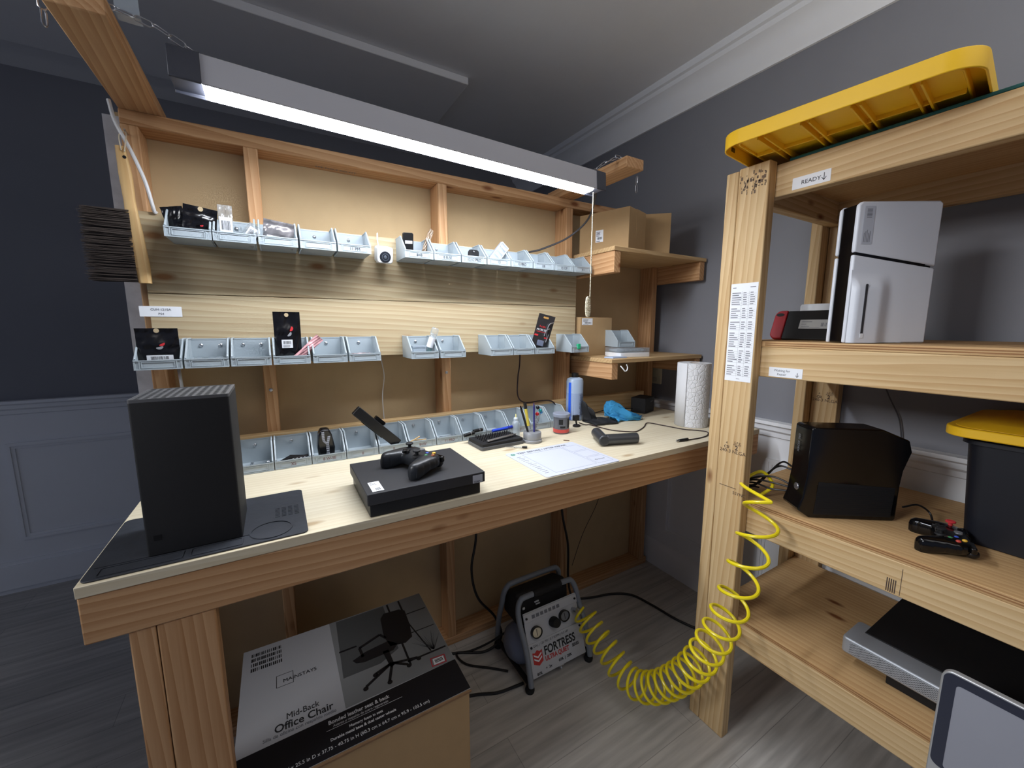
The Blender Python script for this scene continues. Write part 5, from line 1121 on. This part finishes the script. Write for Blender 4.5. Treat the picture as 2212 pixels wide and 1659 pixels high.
for i in range(60):
    y = rr.uniform(0.675, 0.752); z = rr.uniform(0.385, 0.445); b.box(1.2393, 1.2398, y, y+rr.uniform(0.001, 0.006), z, z+rr.uniform(0.002, 0.010))
b.build('smudged_stamp', mat('smudge_ink', (112, 94, 78), 0.9), t)
b = MB(); 
for i in range(5): b.box(1.2780, 1.2784, 0.302+i*0.004, 0.303+i*0.004+0.001, -0.655, -0.62)
b.box(1.2780, 1.2784, 0.293, 0.294, -0.655, -0.585); b.build('edge_stamp', ST, t)
# labels on rack
def rack_label(label, x, y0_, y1_, z0_, z1_): 
    r = thing('paper_label', label, 'label', (x-0.0004, (y0_+y1_)/2, (z0_+z1_)/2)); return plate(r, 'label_card', (x-0.0001, y1_, z0_), (0, -1, 0), (0, 0, 1), y1_-y0_, z1_-z0_, (), PAPER, lift=0.0002)
r = rack_label('white paper label reading READY with a down arrow on the top rail', 1.2785, 0.534, 0.625, 0.378, 0.409)
text('READY', 0.0150, INK, (1.2779, 0.603, 0.3875), (0, -1, 0), (0, 0, 1), r, lift=0.0004)
b = MB(); b.box(1.2774, 1.2778, 0.5485, 0.5498, 0.385, 0.403); b.prism([(0.5492, 0.3835), (0.5550, 0.3915), (0.5540, 0.3922), (0.5492, 0.3860), (0.5444, 0.3922), (0.5434, 0.3915)], 1.2774, 1.2778, 'x'); b.build('arrow', INK, r)
r = rack_label('white paper label reading Waiting for Repair on the second rail', 1.2785, 0.552, 0.642, -0.147, -0.119)
text('Waiting for', 0.0095, GINK, (1.2779, 0.606, -0.131), (0, -1, 0), (0, 0, 1), r, align='CENTER', lift=0.0004); text('Repair', 0.0095, GINK, (1.2779, 0.606, -0.142), (0, -1, 0), (0, 0, 1), r, align='CENTER', lift=0.0004)
b = MB(); b.box(1.2774, 1.2778, 0.5645, 0.5658, -0.142, -0.131); b.prism([(0.5652, -0.1445), (0.5695, -0.1385), (0.5688, -0.138), (0.5652, -0.143), (0.5616, -0.138), (0.5609, -0.1385)], 1.2774, 1.2778, 'x'); b.build('arrow', INK, r)
r = thing('price_list', 'long printed table sheet taped to the front post of the rack', 'paper', (1.2396, 0.713, -0.02))
wd_, ht_ = 0.082, 0.300; it = []
rr = random.Random(21); nrow = 38
for i in range(nrow):
    y = 0.06+0.86*i/nrow
    if i in (5, 12, 20, 25, 31): continue
    it += [(0.06, 0.06+rr.uniform(0.16, 0.36), y+0.004, y+0.012), (0.48, 0.48+rr.uniform(0.1, 0.17), y+0.004, y+0.012), (0.74, 0.74+rr.uniform(0.1, 0.18), y+0.004, y+0.012), (0.04, 0.96, y-0.003, y-0.0018)]
it += [(0.43, 0.434, 0.05, 0.92), (0.69, 0.694, 0.05, 0.92), (0.07, 0.2, 0.955, 0.962), (0.72, 0.92, 0.955, 0.962), (0.45, 0.58, 0.025, 0.029)]
plate(r, 'sheet', (1.2399, 0.755, -0.169), (0, -1, 0), (0, 0, 1), wd_, ht_, it, PAPER, GINK)

# teal mat and yellow lid on the rack top
t = thing('teal_tarp', 'thin dark teal sheet lying along the top of the rack under the yellow lid', 'sheet', (1.5, 0.3, 0.461))
b = MB(); b.box(1.281, 1.86, -1.2, 0.64, 0.4605, 0.4685); b.build('sheet_body', mat('teal_sheet', (24, 92, 92), 0.7), t, bevel=0.002)
def tote_lid(label, loc, rz, Lx, Ly, flip=False):
    t = thing('tote_lid', label, 'lid', loc, world=False); t.rotation_euler = (0, 0, R(rz))
    H = 0.036; o_ = rrect(0, Lx, 0, Ly, 0.055, 8); i_ = rrect(0.004, Lx-0.004, 0.004, Ly-0.004, 0.051, 8)
    b = MB(); b.ring(o_, i_, 0, H); b.prism(i_, H-0.004, H)
    i2 = rrect(0.030, Lx-0.030, 0.030, Ly-0.030, 0.03, 8); i3 = rrect(0.034, Lx-0.034, 0.034, Ly-0.034, 0.028, 8)
    b.ring(i2, i3, 0.014, H-0.003)                      # inner gutter wall
    b.prism(rrect(0.032, Lx-0.032, 0.032, Ly-0.032, 0.03, 8), 0.020, 0.0235)   # recessed centre panel (underside lower)
    b.build('lid_shell', YEL, t, bevel=0.0015)
    b = MB()
    n = 5
    for i in range(1, n):
        y = Ly*i/n; b.box(0.034, Lx-0.034, y-0.010, y-0.006, 0.006, 0.021); b.box(0.034, Lx-0.034, y+0.006, y+0.010, 0.006, 0.021)
    for x in (0.16, Lx-0.16): b.box(x-0.002, x+0.002, 0.036, Ly-0.036, 0.010, 0.021)
    for i in range(n): 
        yc = Ly*(i+0.5)/n; b.box(0.006, 0.030, yc-0.014, yc-0.011, 0.012, H-0.003); b.box(0.006, 0.030, yc+0.011, yc+0.014, 0.012, H-0.003)
    b.build('underside_ribs', YEL, t, bevel=0.001)
    b = MB(); b.prism(rrect(0.10, 0.14, Ly-0.003, Ly+0.0012, 0.001, 2), 0.010, 0.022) if False else b.box(0.070, 0.092, Ly-0.004, Ly+0.0006, 0.014, 0.026); b.build('latch_slot', mat('slot_dark', (40, 34, 20), 0.8), t)
    return t
tote_lid('yellow tote lid with ribbed underside overhanging the top of the rack', (1.118, 0.248, 0.4692), 7.0, 0.62, 0.470)
# tote with lid on level 3
t = thing('storage_tote', 'dark storage tote standing on the third rack shelf under a yellow lid', 'tote', (1.65, 0.0, -0.552))
TOT = mat('tote_navy', (15, 18, 28), 0.5)
b = MB(); b.frustum(rrect(1.510, 1.80, -0.40, 0.250, 0.03), -0.5520, rrect(1.495, 1.825, -0.42, 0.268, 0.035), -0.272); b.build('tote_body', TOT, t, bevel=0.002)
b = MB(); b.prism(rrect(1.488, 1.832, -0.43, 0.276, 0.04), -0.292, -0.282); b.build('tote_rim', TOT, t)
t = thing('tote_lid', 'yellow lid with a dark latch slot closing the dark tote on the third shelf', 'lid', (1.65, 0, -0.27))
b = MB(); b.prism(rrect(1.450, 1.870, -0.47, 0.303, 0.05, 8), -0.2715, -0.248); b.frustum(rrect(1.462, 1.858, -0.458, 0.291, 0.05, 8), -0.248, rrect(1.500, 1.820, -0.42, 0.252, 0.04, 8), -0.236); b.build('lid_shell', YEL, t, bevel=0.003)
b = MB(); b.box(1.470, 1.488, 0.16, 0.215, -0.2485, -0.2455); b.build('latch_slot', MATS['slot_dark'], t)

# ------------------------------------------------------------------ white tower console on shelf 2
ZS2, ZS3, ZS4 = -0.0428, -0.5528, -0.9678
t = thing('game_console', 'tall white console with a disc slot standing on the second rack shelf', 'console', (1.2845, 0.470, ZS2), world=False); t.rotation_euler = (0, 0, R(-30.3))
PSW = mat('console_white', (216, 220, 228), 0.4)
def side(y0_, y1_, nm):
    for (z0_, z1_, k) in ((0.001, 0.226, 0), (0.231, 0.356, 1)):
        sl = -0.035
        def zz_(x, z): return z+sl*x/0.216*(1 if (z in (0.226, 0.231)) else 0)
        poly = [(0.002, z0_ if k == 0 else zz_(0, z0_)), (0.214, z0_ if k == 0 else zz_(0.214, z0_)), (0.214, zz_(0.214, z1_) if k == 0 else z1_-0.006), (0.205, zz_(0.205, z1_) if k == 0 else z1_), (0.010, zz_(0.01, z1_) if k == 0 else z1_-0.002), (0.002, zz_(0.002, z1_) if k == 0 else z1_-0.010)]
        b = MB(); b.prism(poly, y0_, y1_, 'y'); b.build(nm, PSW, t, bevel=0.004, seg=3)
side(-0.002, 0.010, 'near_side_panel'); side(0.052, 0.062, 'far_side_panel')
b = MB(); b.box(0.006, 0.212, 0.008, 0.054, 0.002, 0.350); b.box(0.004, 0.19, -0.0005, 0.010, 0.188, 0.234); b.build('core', GLOSS, t, bevel=0.002)
# disc drive bulge
nb = 24
b = MB()
def bul(u, v):
    x = 0.001+u*0.150; z = 0.002+v*0.185; e = (1 if u < 0.42 else max(0, 1-(u-0.42)/0.30))
    e = e*e*(3-2*e); ez = 1 if v < 0.72 else max(0, 1-(v-0.72)/0.24); ez = ez*ez*(3-2*ez); ex = min(1, u*12+0.3)
    return (x, -0.0022-0.017*e*ez*ex, z)
b.grid(30, 30, bul); b.build('drive_bulge', PSW, t, smooth=80)
b = MB(); b.prism(rrect(0.027, 0.0325, 0.022, 0.150, 0.002), -0.0204, -0.0190, 'y'); b.build('disc_slot', mat('slot_grey', (48, 48, 52), 0.5), t)
b = MB(); b.prism(rrect(0.026, 0.0335, 0.014, 0.026, 0.002), -0.0208, -0.0194, 'y'); b.build('eject_button', WHT, t)
plate(t, 'sticker', (0.016, -0.0024, 0.250), (1, 0, 0), (0, 0, 1), 0.026, 0.092, [(0.25, 0.75, 0.70+i*0.035, 0.70+i*0.035+0.018) for i in range(7)]+[(0.15+i*0.14, 0.20+i*0.14, 0.05, 0.30+0.04*(i % 3)) for i in range(5)], mat('sticker_translucent', (184, 188, 198), 0.4), GINK)
# switch
t = thing('handheld_console', 'black handheld console with a red grip and white sticker leaning on the second shelf', 'console', (1.452, 0.738, ZS2), world=False); t.rotation_euler = (R(-27), 0, R(-84))
b = MB(); b.prism(rrect(0.037, 0.240, 0.0015, 0.104, 0.003), -0.006, 0.007, 'y'); b.build('screen_body', BLK, t, bevel=0.001)
b = MB(); pl_ = rrect(0.0, 0.0315, 0.001, 0.101, 0.0, 1)
pr_ = [(0.0365, 0.001), (0.0365, 0.105), (0.022, 0.105)]+[(0.020-0.020*math.sin(R(a)), 0.085+0.020*math.cos(R(a))) for a in range(0, 91, 10)]+[(0.020-0.020*math.cos(R(a)), 0.021-0.020*math.sin(R(a))) for a in range(0, 91, 10)]
b.prism(pr_, -0.009, 0.009, 'y'); b.build('red_grip', mat('switch_red', (176, 30, 40), 0.4), t, bevel=0.003)
b = MB(); b.prism([(0.012+0.012*math.cos(2*math.pi*i/20)+0.004, 0.088+0.006*math.sin(2*math.pi*i/20)) for i in range(20)], -0.0098, -0.0088, 'y'); b.build('grip_recess', BLK, t)
plate(t, 'sticker', (0.078, -0.0062, 0.038), (1, 0, 0), (0, 0, 1), 0.095, 0.032, barcode(0.62, 0.78, 0.25, 0.65, 5, 2)+[(0.06, 0.35, 0.74, 0.80), (0.06, 0.2, 0.48, 0.53), (0.06, 0.3, 0.25, 0.30), (0.05, 0.6, 0.12, 0.14)], mat('sticker_grey2', (168, 168, 166), 0.5), GINK)
b = MB(); b.lathe([(0.052, 0.001), (0.055, 0.004), (0.055, 0.112), (0.052, 0.118), (0.001, 0.119)], (1.592, 0.655, ZS2), 40)
tag(b.build('wifi_router', WHT), 'round white device behind the handheld console on the second shelf', 'router')

# ------------------------------------------------------------------ black console on shelf 3
t = thing('game_console', 'upright glossy black console with pinched waist on the third rack shelf', 'console', (1.292, 0.522, ZS3), world=False); t.rotation_euler = (0, 0, R(-36))
prof = [(0.020, 0.0), (0.245, 0.0), (0.252, 0.006), (0.252, 0.105), (0.256, 0.150), (0.272, 0.205), (0.262, 0.238), (0.190, 0.268), (0.010, 0.270), (0.004, 0.264), (0.003, 0.130), (-0.004, 0.060), (-0.014, 0.028), (-0.012, 0.022)]
b = MB(); b.prism(prof, 0.0, 0.078, 'y'); b.build('console_body', GLOSS, t, bevel=0.004, seg=3)
b = MB(); b.prism([(0.030, 0.012), (0.236, 0.012), (0.240, 0.10), (0.036, 0.11)], -0.0012, 0.0005, 'y')
for i in range(14): b.box(0.034, 0.236, -0.0022, -0.0010, 0.016+i*0.0062, 0.0185+i*0.0062)
b.build('vent_panel', BLKM, t)
b = MB(); b.lathe([(0.008, 0), (0.008, -0.004), (0.001, -0.0045)], (0, 0, 0), 20, 'x') ; b.M = Matrix(); 
b = MB(); b.sphere((-0.002, 0.036, 0.082), (0.004, 0.011, 0.011)); b.build('power_button', mat('chrome_dark', (140, 140, 146), 0.2, metal=0.8), t)
text('XBOX 360', 0.012, GINK, (0.0020, 0.046, 0.185), (0, 0, 1), (0, 1, 0), t, 'logo', lift=0.0012)
for i, (dz, ex) in enumerate(((0.125, 0.02), (0.115, 0.03), (0.068, 0.10), (0.060, 0.115), (0.050, 0.12))):
    B = Vector((1.33, 0.600, ZS3+dz))
    cable(['upper black cord behind the upright black console', 'second black cord behind the upright black console', 'third black cord reaching toward the front post', 'fourth black cord reaching toward the front post', 'lowest thin cord reaching toward the front post'][i], [(1.352, 0.585, ZS3+dz), (1.375-0.02*i, 0.63, ZS3+dz-0.005), (1.40-0.02*i, 0.70, ZS3+0.025), (1.36, 0.715, ZS3+0.012+0.005*i), (1.40, 0.712-0.01*i, ZS3+0.006)] if i < 2 else [(1.345, 0.575, ZS3+dz), (1.345-0.004*i, 0.63, ZS3+dz+0.012-0.01*(i-2)), (1.335, 0.685, ZS3+dz-0.008), (1.345, 0.74, ZS3+0.02)], 0.003)
cable('black cord from the upright black console to the wired controller', [(1.505, 0.365, ZS3+0.045), (1.545, 0.345, ZS3+0.05), (1.57, 0.325, ZS3+0.03), (1.545, 0.31, ZS3+0.012), (1.50, 0.30, ZS3+0.02)], 0.0026)
gamepad('glossy black controller with a red thumbstick lying on the third rack shelf', (1.428, 0.266, ZS3), 0, GLOSS, thumb=(mat('red_stick', (196, 50, 56), 0.5), BLKM), rot=(R(2), R(0), R(200)), buttons=(BG, BR, BB, BY), scale=0.96)
cable('thin dark cable running down the wall behind the upright black console', [(1.86, 0.56, -0.16), (1.865, 0.53, -0.24), (1.87, 0.495, -0.32), (1.87, 0.48, -0.40)], 0.0022, mat('wall_cable', (70, 70, 74), 0.5))

# ------------------------------------------------------------------ shelf 4: slab on a black block
t = thing('av_unit', 'black topped unit with perforated silver front on the bottom rack shelf', 'electronics', (1.5, 0.15, ZS4))
b = MB(); b.box(1.376, 1.62, -0.25, 0.318, ZS4+0.0005, ZS4+0.038); b.build('base_block', BLKM, t, bevel=0.002)
b = MB(); b.prism(rrect(1.352, 1.470, -0.45, 0.415, 0.012), ZS4+0.0385, ZS4+0.085); b.build('silver_front', mat('silver_alu', (168, 172, 178), 0.4, metal=0.4), t, bevel=0.004)
b = MB(); b.box(1.420, 1.78, -0.45, 0.385, ZS4+0.0395, ZS4+0.088); b.build('black_top', BLKM, t, bevel=0.002)
def perf_mat():
    m, nt, bb = new_mat('perforated_metal'); N = nt.nodes; L = nt.links; bb.inputs['Roughness'].default_value = 0.4; bb.inputs['Metallic'].default_value = 0.3
    tc = N.new('ShaderNodeTexCoord'); mp = N.new('ShaderNodeMapping'); mp.inputs['Rotation'].default_value = (R(45), 0, 0); L.new(tc.outputs['Object'], mp.inputs[0])
    vo = N.new('ShaderNodeTexVoronoi'); vo.inputs['Scale'].default_value = 260; vo.inputs['Randomness'].default_value = 0; L.new(mp.outputs[0], vo.inputs['Vector'])
    rp = N.new('ShaderNodeValToRGB'); rp.color_ramp.elements[0].position = 0.36; rp.color_ramp.elements[1].position = 0.42; rp.color_ramp.elements[0].color = srgb((60, 62, 68)); rp.color_ramp.elements[1].color = srgb((176, 180, 186)); L.new(vo.outputs['Distance'], rp.inputs['Fac']); L.new(rp.outputs['Color'], bb.inputs['Base Color']); return m
b = MB(); b.prism(rrect(-0.43, 0.395, ZS4+0.046, ZS4+0.078, 0.002), 1.3508, 1.353, 'x'); b.build('perforated_grille', perf_mat(), t)
# display leaning at lower right
t = thing('computer_display', 'silver framed computer display with dark bezel standing before the bottom rack shelf', 'display', (1.22, -0.05, FZ))
ALU = mat('alu_frame', (186, 188, 190), 0.35, metal=0.5)
dz0, dz1, dy0, dy1 = -1.030, -0.745, -0.30, 0.196
b = MB(); b.prism(rrect(dy0, dy1, dz0, dz1, 0.022, 8), 1.222, 1.236, 'x'); b.build('frame', ALU, t, bevel=0.002)
b = MB(); b.ring([(max(dy0, p[0]), p[1]) for p in rrect(dy0+0.004, dy1-0.004, dz0+0.048, dz1-0.004, 0.016, 8)], rrect(dy0+0.024, dy1-0.024, dz0+0.052, dz1-0.024, 0.008, 8), 1.2206, 1.2222, 'x'); b.build('bezel', mat('bezel_navy', (40, 44, 60), 0.3), t)
b = MB(); b.prism(rrect(dy0+0.024, dy1-0.024, dz0+0.052, dz1-0.024, 0.008, 8), 1.2210, 1.2222, 'x'); b.build('grey_screen', mat('screen_grey', (150, 152, 162), 0.4), t)
b = MB(); b.box(1.238, 1.248, -0.10, 0.0, FZ+0.012, -0.90); b.box(1.236, 1.248, -0.10, 0.0, -0.95, -0.88); b.build('stand_neck', ALU, t, bevel=0.002)
b = MB(); b.prism(rrect(1.12, 1.26, -0.16, 0.06, 0.02), FZ+0.0005, FZ+0.0125); b.build('stand_foot', ALU, t, bevel=0.002)

# ================================================================== finish: lift everything onto the floor level, tidy
for o in list(bpy.data.objects):
    if o.parent is None and o.type in ('MESH', 'EMPTY'):
        o.location.z += FLOOR
for o in bpy.data.objects:
    for k in ('_w', '_used'):
        if k in o.keys(): del o[k]
